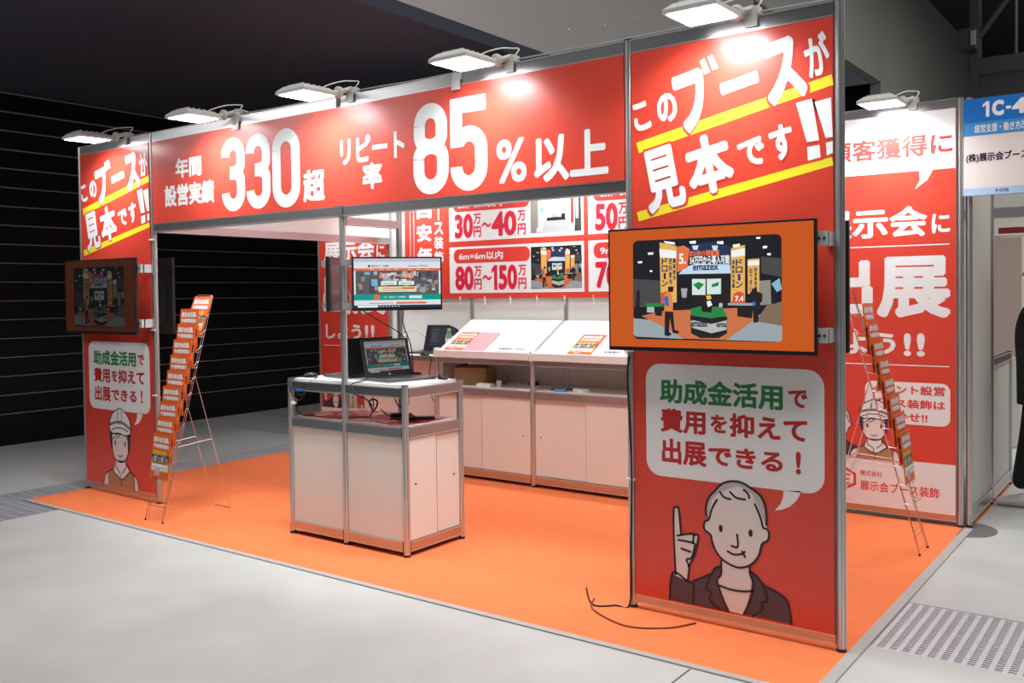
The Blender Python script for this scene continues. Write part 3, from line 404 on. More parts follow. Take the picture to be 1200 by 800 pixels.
def wall_poster(x0,label):
    t=thing('wall_poster',label,'poster',(x0,D-.024,0))
    sh=MB().box(.022,M-.022,0,.004,.075,H-.06,REDM).build('sheet',t)
    g=G(sh,(0,-.0004,0))
    g.rect(.024,2.282,M-.024,H-.062,'white',0); g.poly([(.75,2.284),(.835,2.284),(.80,2.22),(.725,2.165),(.755,2.22)],'white',.2); g.build('white_band'); g=G(sh,(0,-.0004,0))
    g.rect(.024,.078,M-.024,.40,'white',0)
    g.build('white_band'); g=G(sh,(0,-.0004,0)); g.rect(.07,1.800,.93,1.808,'white',1); g.build('rule'); g=G(sh,(0,-.0004,0)); g.rect(.07,1.022,.93,1.029,'white',1)
    g.build('rule'); g=G(sh,(0,-.0004,0)); g.rect(.41,.64,.935,.915,'white',1,r=.05); g.poly([(.47,.645),(.53,.645),(.47,.60)],'white',1)
    for k,fn in enumerate((lambda q:man(q,-.06,.36,.55,2,.009), lambda q:helmet(q,.13,.343,.66,10,.008))):
        q=G(sh,(0,-.0004,0)); fn(q); q.build('drawn_figure')
    g.build('speech_bubble'); g=G(sh,(0,-.0004,0))
    hx=[(.285+.075*math.sin(PI*k/3),.245+.075*math.cos(PI*k/3)) for k in range(6)]
    g.poly(hx,'fred',1); hx2=[(.285+.055*math.sin(PI*k/3),.245+.055*math.cos(PI*k/3)) for k in range(6)]; g.poly(hx2,'white',2)
    for z in (.205,.235,.265): g.rect(.262,z,.308,z+.012,'fred',3)
    g.rect(.262,.205,.274,.28,'fred',3)
    g.build('badge')
    g.words('顧客獲得に',.17,2.375,.95,2.515,'fred',1,.028)
    g.words('展示会',.09,1.86,.80,2.06,'white',1,.035); g.words('に',.825,1.875,.935,2.00,'white',1,.035)
    g.words('出展',.07,1.335,.94,1.755,'white',1,.04)
    g.words('しよう',.10,1.09,.605,1.235,'white',1,.035); g.words('!',.655,1.085,.70,1.235,'white',1,.035); g.words('!',.735,1.085,.785,1.235,'white',1,.035)
    g.words('イベント設営',.45,.835,.905,.895,'fred',3,.025); g.words('ブース装飾は',.45,.745,.905,.805,'fred',3,.025); g.words('おまかせ!!',.45,.66,.80,.715,'fred',3,.025)
    g.words('株式会社',.375,.275,.52,.312,'fred',1,.015); g.words('展示会ブース装飾',.375,.175,.87,.245,'fred',1,.02)
    return t
wall_poster(0,'tall red and white poster on the back wall, behind the monitors at the left')
wall_poster(5*M,'tall red and white poster on the back wall right of the front right pillar')
# price banner
pb=thing('price_banner','wide red banner with white price boxes hung on the back wall above the display counters','banner',(0,D-.030,0))
psh=MB().box(1.205,4.74,0,.004,1.483,2.62,REDM).build('sheet',pb)
for i in range(13):
    x=1.31+i*.277
    MB().tube([(x,-.006,1.50),(x+.012,-.014,1.47),(x+.006,-.012,1.43),(x+.002,.004,1.44)],.004,WPAN,6).build('hook',pb)
g=G(psh,(0,-.0004,0))
def mini_photo(g,u0,v0,u1,v1,l):
    w,h=u1-u0,v1-v0
    g.rect(u0,v0,u1,v1,'dark',l)
    for i,(c,p) in enumerate(T['tv'][1:]):
        g.poly([(u0+(a-.13)/.72*w,v0+(min(max((b-.10)/.80,0),1))*h) for a,b in p],c,l+1+i*.02)
def mini_white(g,u0,v0,u1,v1,l):
    w,h=u1-u0,v1-v0; R=lambda a,b,c,d,col,q: g.rect(u0+a*w,v0+b*h,u0+c*w,v0+d*h,col,l+q)
    R(0,0,1,1,'poster',0); R(0,0,.16,1,'wallg',1); R(.14,.93,1,1,'pink',1); R(.16,0,.82,.85,'white',1); R(.80,.2,.86,.95,'fred',2); R(.88,0,1,1,'haze',2); R(.90,.3,.95,.95,'lilac',3)
    R(.12,0,.90,.12,'lilac',2); R(.25,.04,.75,.30,'stand',3); R(.33,.28,.62,.36,'dark',4); R(.42,.36,.56,.52,'grey',4); R(.20,.5,.28,.62,'cyan',4); R(.62,.28,.70,.44,'dark',4); R(.40,.70,.62,.76,'greyb',3)
def price_box(x0,x1,z0,z1,head,a_,b_):
    g.rect(x0,z0,x1,z1,'white',1)
    g.rect(x0+.05,z1-.145,x0+.885,z1-.02,'fred',2,r=.055)
    g.words(head,x0+.11,z1-.120,x0+.60,z1-.048,'white',3,.03)
    g.words(a_,x0+.065,z0+.025,x0+.275,z0+.24,'price',3,.042)
    for X in (.280,.760): g.words('万',x0+X,z0+.145,x0+X+.085,z0+.235,'price',3,.03); g.words('円',x0+X,z0+.03,x0+X+.085,z0+.125,'price',3,.03)
    g.words('〜',x0+.375,z0+.11,x0+.475,z0+.155,'price',3,.04)
    if b_=='150':
        X=x0+.475; q=MB(); k=[(.062,.24),(.032,.24),(0,.205),(0,.168),(.027,.192),(.027,.025),(.062,.025)]
        q.add([g.P(X+a,z0+b,3) for a,b in k],[(0,1,4,5,6),(1,2,3,4)],pm('price')); q.build('lettering',g.p); b_='50'; g.words(b_,x0+.55,z0+.025,x0+.75,z0+.24,'price',3,.045)
    else: g.words(b_,x0+.48,z0+.025,x0+.75,z0+.24,'price',3,.042)
for (x0,h1,a1,b1,h2,a2,b2) in ((1.745,'3m×3m以内','30','40','6m×6m以内','80','150'),(3.205,'6m×3m以内','50','80','9m×6m以内','70','300')):
    price_box(x0,x0+1.42,1.99,2.395,h1,a1,b1); price_box(x0,x0+1.42,1.53,1.94,h2,a2,b2)
    mini_white(g,x0+.895,2.025,x0+1.395,2.365,3); mini_photo(g,x0+.895,1.560,x0+1.395,1.91,3)
for k in range(2): g.rect(1.27+k*.045,1.60,1.276+k*.045,2.30,'white',1)
g.build('print')
for i,ch in enumerate('目安価格'): g.words(ch,1.355,2.215-i*.21,1.535,2.375-i*.21,'white',1,.04)
for i,ch in enumerate('ブース装飾'):
    z=2.32-i*.13
    if ch=='ー': g.words('|',1.62-.008,z,1.62+.008,z+.11,'white',1,.05)
    else: g.words(ch,1.565,z,1.675,z+.115,'white',1,.03)
def arc(cx,cy,rx,ry,a0,a1,n=14): return [(cx+rx*math.cos(math.radians(a0+(a1-a0)*k/n)),cy+ry*math.sin(math.radians(a0+(a1-a0)*k/n))) for k in range(n+1)]
def digit(par,ch,u0,v0,u1,v1,w,layer=1):
    g=G(par,(0,-.0197,-2.0)); W=u1-u0-w; H_=v1-v0-w; a=u0+w/2; b=v0+w/2; r=W/2; L=lambda p,k=0:g.line(p,w,'white',layer+k,smooth=False,cap=0)
    X=lambda t:a+t*W; Y=lambda t:b+t*H_
    if ch=='0': L(arc(X(.5),Y(1)-r,r,r,180,0)+arc(X(.5),Y(0)+r,r,r,0,-180)+[(X(0),Y(1)-r)])
    if ch=='3':
        L([(X(0),Y(.80))]+arc(X(.5),Y(1)-r,r,r,180,0)+[(X(1),Y(.66))]+arc(X(.45),Y(.66),.55*W,Y(.66)-Y(.525),0,-90)+[(X(.30),Y(.525))])
        L([(X(.30),Y(.52))]+arc(X(.45),Y(.39),.55*W,Y(.52)-Y(.39),90,0)+arc(X(.5),Y(0)+r,r,r,0,-180)+[(X(0),Y(.20))],.2)
    if ch=='8':
        r1=.46*W
        L(arc(X(.5),Y(1)-r1,r1,r1,180,0)+arc(X(.5),Y(.53)+r1*.75,r1,r1*.75,0,-180)+[(X(.5)-r1,Y(1)-r1)])
        L(arc(X(.5),Y(.53)-r*.75,r,r*.75,180,0)+arc(X(.5),Y(0)+r,r,r,0,-180)+[(X(0),Y(.53)-r*.75)],.2)
    if ch=='5':
        L([(X(1)+w*.4,Y(1)),(X(0)-w*.5,Y(1))]); L([(X(0),Y(1)),(X(0),Y(.47))],.2)
        L([(X(.10),Y(.535)),(X(.22),Y(.59))]+arc(X(.5),Y(.63)-r,r,r,105,0)+arc(X(.5),Y(0)+r,r,r,0,-180)+[(X(0),Y(.22))],.4)
    return g.mb.build('lettering',par)
def bang(g,u0,v0,u1,v1,col,l,mb=None,slant=.035):
    h=v1-v0; w=u1-u0
    for q in ([(u0-slant,v1),(u0-slant+w*1.0,v1+.01),(u0+w*.92,v0+h*.30),(u0+w*.16,v0+h*.29)],[(u0+w*.18,v0+h*.20),(u0+w*.95,v0+h*.22),(u0+w*1.0,v0),(u0+w*.22,v0-.01)]):
        q=q[::-1]; k=len((mb or g.mb).v); (mb or g.mb).add([g.P(a,b,l) for a,b in q],[(0,1,2,3)],pm(col,g.e))
# ================================================================ PILLARS
def pillar(x0,label,who):
    t=thing('graphic_pillar',label,'display pillar',(x0,0,0))
    post(t,0,0); post(t,M,0)
    rail(t,0,0,M,0,H-.065,H); rail(t,0,0,M,0,.035,.075)
    MB().bbox(.021,M-.021,-.0035,.0195,.075,H-.066,.0005,WPAN).build('backing_panel',t)
    sh=MB().box(.022,M-.022,-.0195,-.0045,.076,H-.067,REDM).build('graphic_panel',t)
    g=G(sh,(0,-.0197,0))
    g.poly(T['yel1'],'yellow',0); g.poly(T['yel2'],'yellow',0)
    g.build('underline'); g=G(sh,(0,-.0197,0))
    g.rect(.088,.66,.929,1.188,'white',0,r=.075); g.poly(T['tail'],'white',0,smooth=False)
    g.build('speech_bubble'); g=G(sh,(0,-.0197,0))
    if who=='man': man(g,0,0,1,1)
    else: helmet(g,0,0,1,1)
    g.build('drawn_figure'); g=G(sh,(0,-.0197,0))
    chs=dict(ko='こ',no='の',bu='ブ',bar='ー',su='ス',ga='が',mi='見',hon='本',de='で',s2='す',e1='!',e2='!')
    r=math.atan(.2)
    for layer,col,gr in ((2,'red',.011),(3,'white',0)):
        mb=MB()
        for k,((a,b),(c,d)) in T['slogan'].items():
            w,h=c-a,b-d; cs,sn=.98,.196*.62
            ww=(w*cs-h*sn)/(cs*cs-sn*sn); hh=(h*cs-w*sn)/(cs*cs-sn*sn)
            if k=='bar': hh=.055; ww=.178
            if k in('e1','e2'): ww=.042; hh=.235
            if k=='su': ww*=1.0
            if k=='ko' : a+=.0
            cx,cy=(a+c)/2,(b+d)/2
            u0,u1=cx-ww/2,cx+ww/2
            if k in('e1','e2'):
                e_=gr; bang(g,u0+.004-e_,b if 0 else d-e_+.012,u1+.030+e_,b+e_-.006,col,layer,mb); continue
            if k=='bu':
                g.text('フ',u0-.012,cy-hh/2-.012,u1-.012,cy+hh/2-.045,col,layer,.05,rot=r,mb=mb,grow=gr)
                for q in (0,1):
                    x_=u1-.048+q*.038; z_=cy+hh/2-.012+q*.012; e_=gr*.8; pts=[(x_-e_,z_+.004+e_),(x_+.022-e_*.2,z_+.012+e_),(x_+.050+e_,z_-.050-e_*.4),(x_+.024-e_*.6,z_-.058-e_)][::-1]
                    mb.add([g.P(a_,b_,layer) for a_,b_ in pts],[(0,1,2,3)],pm(col,0))
                continue
            g.text(chs[k],u0,cy-hh/2,u1,cy+hh/2,col,layer,{'mi':.038,'ga':.032,'hon':.045,'su':.05}.get(k,.04),rot=r,mb=mb,grow=gr)
        # keep the print inside the panel
        mb.v=[(min(max(x,.0225),M-.0225),y,z) for x,y,z in mb.v]
        mb.build('lettering' if col=='white' else 'letter_outline',sh)
    for k,s,c in (('l1','助成金活用','green'),('l1b','で','crimson'),('l2a','費用','crimson'),('l2b','を','crimson'),('l2c','抑えて','crimson'),('l3a','出展','crimson'),('l3b','できる','crimson'),('l3c','!','crimson')):
        (a,b),(c_,d)=BUBT[k]; g.words(s,a,d,c_,b,c,1,.035)
    return t
pillar(0,'red pillar at the left of the stand front with a helmeted worker drawing','hel')
pillar(5*M,'red pillar at the right of the stand front with a man pointing upwards','man')
# ================================================================ FASCIA
fa=thing('fascia_banner','long red fascia beam with 330 and 85% lettering between the two pillars','banner',(0,0,2.0))
def fr(x0,x1): 
    rail(fa,x0,0,x1,0,.655,.72); rail(fa,x0,0,x1,0,0,.062)
fr(M,3*M); fr(3*M,5*M)
MB().box(3*M-.022,3*M+.022,-.022,.022,-.002,.066,ALUP).build('joint_block',fa)
sh=MB().box(M+.022,5*M-.022,-.0195,-.003,.062,.655,REDM).build('graphic_panel',fa)
g=G(sh,(0,-.0197,-2.0))
for s,u0,v0,u1,v1,b in (('年間',1.30,2.365,1.605,2.505,.035),('設営実績',1.165,2.17,1.745,2.325,.035),('超',2.645,2.105,2.845,2.305,.035),
   ('リピート',2.985,2.305,3.51,2.465,.035),('率',3.17,2.145,3.33,2.30,.035),('%',4.165,2.10,4.36,2.33,.02),('以上',4.405,2.085,4.845,2.325,.035)):
    g.words(s,u0,v0,u1,v1,'white',1,b)
for c_,u0,v0,u1,v1,w_ in (('3',1.83,2.095,2.075,2.585,.082),('3',2.09,2.095,2.335,2.585,.082),('0',2.355,2.085,2.62,2.585,.082),('8',3.575,2.08,3.835,2.585,.083),('5',3.85,2.08,4.105,2.585,.083)): digit(sh,c_,u0,v0,u1,v1,w_)
MB().box(M+.022,5*M-.022,-.002,.003,.062,.655,WPAN).build('backing_panel',fa)
cp=thing('support_post','slim aluminium post rising from the front counter to the fascia','post',(3*M,0,0)); post(cp,0,0,.02,1.997)
rp=thing('support_post','full height aluminium post behind the front counter, left of the price banner','post',(3*M,.5*M,0)); post(rp,0,0)
cb=thing('cross_beam','short aluminium beam from the fascia back to the rear support post','beam',(3*M,0,0))
rail(cb,0,0,0,.5*M,1.95,2.0); rail(cb,0,0,0,.5*M,H-.065,H)
# side header
sd=thing('side_fascia','white side fascia running from the left pillar back to the rear wall','banner',(M,0,2.0))
rail(sd,0,0,0,D,.655,.72); rail(sd,0,0,0,D,0,.062)
MB().box(-.003,.003,.021,D-.021,.062,.655,WPAN).build('panel',sd)
# ================================================================ SPOTLIGHTS
LAMP_W=15
sl_proto=None
def spotlight(x,y,z,label,rz=0):
    global sl_proto
    if sl_proto is None:
        t=thing('floodlight',label,'floodlight',(0,0,0),0,'white floodlights clamped along the top of the stand'); sl_proto=t
        tilt=Matrix.Translation((-.13,-.245,-.028))@Matrix.Rotation(math.radians(1),4,'X')
        h=MB()
        v=[]; 
        for (a,b,zz) in ((.122,.128,0),(.122,.128,.018),(.085,.10,.045)):
            for sx,sy in ((-1,-1),(1,-1),(1,1),(-1,1)): v.append(tilt@Vector((sx*a,sy*b,zz)))
        h.add(v,[(0,1,5,4),(1,2,6,5),(2,3,7,6),(3,0,4,7),(4,5,9,8),(5,6,10,9),(6,7,11,10),(7,4,8,11),(8,9,10,11),(3,2,1,0)],LAMPW)
        ho=h.build('housing',t)
        for k in range(5): MB().box(-.07,.07,-.08+k*.04-.003,-.08+k*.04+.003,.045,.055,LAMPW,tilt).build('cooling_fin',ho)
        MB().box(-.108,.108,-.114,.114,-.004,-.0005,LAMPE,tilt).build('diffuser',t)
        MB().tube([tilt@Vector((.06,.11,.02)),tilt@Vector((.07,.15,.03)),(-.02,-.045,.02),(.0,-.01,.035)],.014,LAMPW,8).build('arm',t)
        kn=MB().lathe([(.034,0),(.034,.02),(.022,.026)],LAMPW,18,mx=Matrix.Translation((-.05,-.06,.01))@Matrix.Rotation(PI/2,4,'X')); kn.build('knob',t)
        cl=MB().bbox(-.03,.03,-.028,.028,.004,.04,.004,LAMPW); cl.box(-.028,.028,-.030,-.0235,-.05,.004,LAMPW); cl.box(-.028,.028,.0235,.030,-.05,.004,LAMPW); cl.build('clamp',t)
        al=bpy.data.lights.new('led_light','AREA'); al.shape='RECTANGLE'; al.size=.2; al.size_y=.2; al.energy=LAMP_W; al.color=(.96,.98,1); al.spread=math.radians(135)
        ao=bpy.data.objects.new('led_light',al); C.objects.link(ao); ao.parent=t; ao.matrix_local=tilt@Matrix.Translation((0,0,-.006))@Matrix.Rotation(math.radians(14),4,'X')
        MB().tube(cr([(.02,.0,.04),(.03,.02,.075),(-.01,.02,.085),(-.03,-.05,.075),(-.06,-.12,.05),(-.09,-.18,.018)]),.0035,WPAN,6).build('power_lead',t)
        o=t
    else:
        o=copy_tree(sl_proto); o['label']=label
    o.location=(x,y,z); o.rotation_euler=(0,0,rz); return o
for i,(x,l) in enumerate(((.68,'white floodlight clamped on top of the left pillar, leftmost of all'),(1.98,'white floodlight on the fascia above the number 330'),
    (3.08,'white floodlight on the fascia near its middle, above the gap after 330'),(4.26,'white floodlight on the fascia above the 85 percent lettering'),(5.57,'white floodlight on top of the right pillar, nearest and largest'))):
    spotlight(x,0,H,l)
for x,l in ((5.66,'white floodlight over the tall poster right of the right pillar'),(.62,'added fill floodlight above the tall poster at the left rear, hidden behind the left fascia'),(1.6,'added fill floodlight above the left end of the price banner, hidden behind the fascia'),(3.1,'added fill floodlight above the middle of the price banner, hidden behind the fascia'),(4.4,'added fill floodlight above the right end of the price banner, hidden behind the fascia')):
    spotlight(x,D,H,l)  # all but the first are unseen, added to brighten the interior
for x,l in ((2.0,'added fill floodlight on the inner side of the fascia, behind its left half'),(3.9,'added fill floodlight on the inner side of the fascia, behind its right half')):
    spotlight(x,0,H-.04,l,PI)  # unseen pair, added as fill light for the counters and rear wall
# cables strung on top of the stand
def cable(pts,label,r=.004,m=None,k=6,name='cable',group=None,cat='cable',loc=None):
    P=cr(pts,False,k); o0=P[0].copy() if loc is None else Vector(loc)
    o=MB().tube([p-o0 for p in P],r,m or CABLE,6).build(name,None,smooth='all'); o.location=o0; return tag(o,label,cat,group)
GC=mat('grey_cable',(.35,.35,.36),.5)
cable([(.65,.015,H+.02),(1.2,.0,H+.008),(1.9,.01,H+.02),(2.5,.0,H+.009),(3.1,.01,H+.022),(3.7,0,H+.009),(4.3,.01,H+.02),(4.9,0,H+.012),(5.5,.01,H+.02),(5.9,0,H+.01)],'thin grey lighting cable running along the top of the fascia from lamp to lamp',.0045,GC)

# ================================================================ SCREENS
def tv_picture(scr,w,h,emit):
    g=G(scr,(-w/2,-.0004,-h/2),emit=emit,sx=w,sy=h)
    g.rect(.13,.10,.85,.90,'dark',0,r=.03) if 0 else g.poly(T['tv'][0][1],'dark',0)
    for i,(c,p) in enumerate(T['tv'][1:]): g.poly(p,c,1+i*.05)
    for s,((a,b),(c,d)),col in T['tvtext']: g.text(s,a,d,c,b,col,6,.03)
    for s,((a,b),(c,d)) in T['tvv']:
        n=len(s)
        for i,ch in enumerate(s):
            z1=b-(b-d)*i/n; z0=b-(b-d)*(i+.88)/n
            if ch=='ー': g.text('|',(a+c)/2-.006,z0,(a+c)/2+.006,z1,'navy',6,.03)
            else: g.text(ch,a,z0,c,z1,'navy',6,.03)
    g.build('picture')
def television(loc,label,emit,rz=0,front=True,orange=1.0,hb=None):
    t=thing('television',label,'television',loc,rz)
    w,h=.98,.565
    MB().bbox(-w/2,w/2,-.012,.010,-h/2,h/2,.003,BLACK).build('bezel',t)
    v=[(-.40,.008,-.20),(.40,.008,-.20),(.40,.008,.22),(-.40,.008,.22),(-.34,.045,-.16),(.34,.045,-.16),(.30,.045,.14),(-.30,.045,.14)]
    fixn(MB().add(v,[(0,1,5,4),(1,2,6,5),(2,3,7,6),(3,0,4,7),(4,5,6,7),(0,3,2,1)],BLACK) or None) if 0 else None
    b=MB(); b.add(v,[(0,1,5,4),(1,2,6,5),(2,3,7,6),(3,0,4,7),(4,5,6,7),(0,3,2,1)],BLACK); fixn(b.build('rear_casing',t))
    if emit:
        scr=MB().box(-w/2+.010,w/2-.010,-.0135,-.0118,-h/2+.018,h/2-.010,mat('screen_orange_%s'%emit,(.01,.01,.01),.3,emit=(.52,.085,.008),estr=emit*orange)).build('screen',t)
        scr2=G(scr,(0,0,0)); tv_picture_parent=scr
        # picture sits on the glass
        g0=bpy.data.objects.new('x',None); bpy.data.objects.remove(g0)
        tvp(scr,w,h,emit)
    else: MB().box(-w/2+.010,w/2-.010,-.0135,-.0118,-h/2+.018,h/2-.010,mat('dark_glass',(.01,.01,.012),.15)).build('screen',t)
    return t
def tvp(scr,w,h,emit):
    g=G(scr,(-w/2,-.0136,-h/2),emit=emit,sx=w,sy=h,step=.0003)
    g.poly(rr_poly(T['tv'][0][1]),'dark',0)
    for i,(c,p) in enumerate(T['tv'][1:]): g.poly(p,c,1+i*.06)
    for s,((a,b),(c,d)),col in T['tvtext']: g.text(s,a,d,c,b,col,6,.03)
    for s,((a,b),(c,d)) in T['tvv']:
        n=len(s)
        for i,ch in enumerate(s):
            z1=b-(b-d)*i/n; z0=b-(b-d)*(i+.88)/n
            if ch=='ー': g.text('|',(a+c)/2-.006,z0,(a+c)/2+.006,z1,'navy',6,.03)
            else: g.text(ch,a,z0,c,z1,'navy',6,.03)
    g.build('picture')
def rr_poly(q):
    (x0,y1),(x1,_),(_,y0),_=q[0],q[1],q[2],q[3]; y1=max(q[0][1],q[1][1]); r=.025; ry=.04; pts=[]
    for cx,cy,a0 in ((x1-r,y1-ry,0),(x0+r,y1-ry,90),(x0+r,y0+ry,180),(x1-r,y0+ry,270)):
        for k in range(6): a=math.radians(a0+18*k); pts.append((cx+r*math.cos(a),cy+ry*math.sin(a)))
    return pts
def bracket(t,x0,x1,z,y0,y1,h=.05):
    b=MB().box(x0,x1,y0,y0+.004,z-h/2,z+h/2,ALU); b.box(x1-.03,x1,y0,y1,z-h/2,z+h/2,ALU); b.box(x0,x0+.004,min(y0,y1-.03),y0+.004,z-h/2,z+h/2,ALU)
    for q in (.25,.75): b.lathe([(.006,0),(.006,.003)],STEELD,8,mx=Matrix.Translation((x0+(x1-x0)*q,y0,z))@Matrix.Rotation(PI/2,4,'X'))
    return b.build('mounting_bracket',t)
ZT=1.536
for x0,em,l1,l2 in ((0,.085,'wide television with a dim orange picture on the left pillar','back of a television mounted behind the left pillar, its edge right of the post'),
                  (5*M,1.05,'large television with a bright orange slide on the right pillar','back of a television mounted behind the right pillar, its edge right of the post')):
    dx=0 if x0==0 else .0
    t=television((x0+.473-(.03 if x0 else .02),-.118,ZT),l1,em)
    for zz in (.20,-.20): 
        b=MB().box(.42,.525,.012,.040,zz-.03,zz+.03,LGREY) ; 
        for q in (.495,.515): b.lathe([(.006,0),(.006,.003)],STEELD,8,mx=Matrix.Translation((q,.012,zz))@Matrix.Rotation(PI/2,4,'X'))
        b.box(.50,.525,.03,.118,zz-.03,zz+.03,LGREY); b.box(.30,.44,.020,.034,zz-.025,zz+.025,STEELD); b.build('mounting_bracket',t)
    MB().box(-.1,.1,.045,.095,-.12,.12,STEELD).build('wall_plate',t)
    t=television((x0+(.50 if x0 else .54),.125,ZT+.0),l2,0,PI)
    for zz in (.20,-.20): MB().box(-.18,-.12,.045,.10,zz-.025,zz+.025,ALU).build('mounting_bracket',t)
    MB().box(-.1,.1,.045,.10,-.12,.12,STEELD).build('wall_plate',t)
def web(g,dim=1):
    R=g.rect
    R(0,0,1,1,'pageg',0); R(0,.93,1,1,'lilac',1); R(0,.75,1,.80,'orangeC',2); R(.02,.27,.98,.75,'photo',2)
    random.seed(3)
    for k in range(60):
        x=.03+random.random()*.9; z=.30+random.random()*.38; w=.02+random.random()*.05; h=.03+random.random()*.10
        R(x,z,min(x+w,.97),min(z+h,.74),random.choice(['grey','haze','brown','cyan','stand','wallg','navy','poster','purple']),2.2+k*.01)
    R(.20,.44,.27,.58,'cyan',3)
    R(.31,.46,.49,.54,'wht',4); R(.51,.46,.69,.54,'wht',4); R(.28,.32,.72,.43,'cream',4); R(.33,.385,.55,.398,'redc',5); R(.55,.38,.70,.41,'redc',5); R(.33,.345,.62,.357,'grey',5)
    R(0,.155,1,.27,'teal',4); g.disc(.26,.215,.035,'orangeC',5,ry=.062); R(.63,.185,.78,.245,'pageg',5)
    R(.17,.085,.45,.10,'orangeC',3); R(.48,.075,.83,.115,'orangeC',3); R(0,0,1,.055,'taskbar',4); R(.04,.008,.27,.05,'wht',5)
    for k in range(7): R(.29+k*.035,.018,.305+k*.035,.04,'lilac',5)
    R(.75,.835,.85,.865,'limeg',3); g.disc(.175,.845,.014,'navy',3,ry=.025)
    for k,u in enumerate((.18,.29,.37,.46,.62,.72,.82)): R(u,.77,u+.05,.779,'pageg',3)
    g.text('展示会ブース装飾',.20,.83,.40,.865,'navy',3,.03); g.text('03-0000',.62,.83,.735,.858,'navy',3,.03) if 0 else R(.62,.835,.735,.855,'grey',3)
    g.text('集客・ブース装飾',.29,.60,.69,.71,'wht',4,.09); g.text('集客・ブース装飾',.29,.60,.69,.71,'orangeC',4.5,.03); g.text('ご提案・施工',.42,.545,.60,.585,'wht',4.5,.03)
    g.text('無料',.335,.195,.38,.235,'limeg',5,.03); g.text('展示会ブース見積依頼',.40,.195,.59,.235,'pageg',5,.02); R(.335,.485,.46,.50,'greenc',5); R(.535,.485,.66,.50,'greenc',5)
def monitor(loc,rz,label,on_):
    t=thing('computer_monitor',label,'monitor',loc,rz)
    w,h=.545,.325
    MB().bbox(-w/2,w/2,-.010,.008,-h/2,h/2,.003,BLACK).build('bezel',t)
    v=[(-.25,.007,-.14),(.25,.007,-.14),(.25,.007,.14),(-.25,.007,.14),(-.13,.045,-.10),(.13,.045,-.10),(.13,.045,.09),(-.13,.045,.09)]
    b=MB(); b.add(v,[(0,1,5,4),(1,2,6,5),(2,3,7,6),(3,0,4,7),(4,5,6,7),(0,3,2,1)],BLACK); fixn(b.build('rear_casing',t))
    e=1.0
    scr=MB().box(-w/2+.009,w/2-.009,-.0115,-.0098,-h/2+.016,h/2-.009,mat('monitor_glass',(.01,.01,.012),.15)).build('screen',t)
    if on_:
        g=G(scr,(-w/2+.010,-.0116,-h/2+.017),emit=.95,sx=w-.020,sy=h-.027,step=.0003); web(g); g.build('picture')
    return t
a=math.atan2(.42,.35)
m1=monitor((3.225,.205,1.592),a,'black monitor showing a web page, fixed right of the slim centre post',True)
for zz in (.13,-.13): MB().box(-.335,-.20,.010,.034,zz-.018,zz+.018,ALU).build('mounting_bracket',m1)
m2=monitor((2.86,.06,1.592),math.atan2(.83,-.55)+0,'back of a black monitor facing away, left of the slim centre post',False)
for zz in (.13,-.13): MB().box(-.01,.02,.04,.10,zz-.018,zz+.018,ALU).build('mounting_bracket',m2)
# ================================================================ FRONT COUNTER
fc=thing('reception_counter','white front counter in aluminium frame with an open shelf, around the centre post','counter',(2.5*M,0,0))
w,d=M,.5*M
for x,y in ((0,0),(w,0),(0,d),(w,d)): post(fc,x,y,.02,.998,name='post')
for z0,z1 in ((.925,.985),(.69,.755),(.035,.095)):
    rail(fc,0,0,w/2,0,z0,z1); rail(fc,w/2,0,w,0,z0,z1)
    rail(fc,0,d,w,d,z0,z1); rail(fc,0,0,0,d,z0,z1); rail(fc,w,0,w,d,z0,z1)
MB().bbox(-.012,w+.012,-.008,d+.008,.986,1.0,.002,WPAN).build('countertop',fc) if 0 else MB().box(.016,w-.016,.016,d-.016,.985,.999,WPAN).build('countertop',fc)
MB().box(.016,w-.016,.016,d-.016,.742,.757,mat('glossy_shelf',(.74,.70,.68),.18)).build('shelf',fc)
for x0,x1 in ((.021,w/2-.021),(w/2+.021,w-.021)): MB().box(x0,x1,-.006,.0,.095,.69,WHITE).build('front_panel',fc)
MB().box(.021,w-.021,d-.003,d+.003,.095,.69,WHITE).build('rear_panel',fc); MB().box(-.003,.003,.021,d-.021,.095,.69,WHITE).build('side_panel',fc)
for i,(y0,y1,x) in enumerate(((.021,.255,w+.006),(.245,d-.021,w-.002))):
    dr=MB().box(x-.004,x+.004,y0,y1,.098,.688,WHITE).build('sliding_door',fc)
    if i==0: MB().box(x-.005,x+.0045,y1,y1+.003,.098,.688,DKG).build('door_seam_shade',dr)  # dark strip painting in the shade of the seam between the doors
    MB().lathe([(.007,0),(.007,.0015)],BLACK,10,mx=Matrix.Translation((x+.004,(.07 if i==0 else d-.07),.42))@Matrix.Rotation(PI/2,4,'Y')).build('finger_hole',dr)
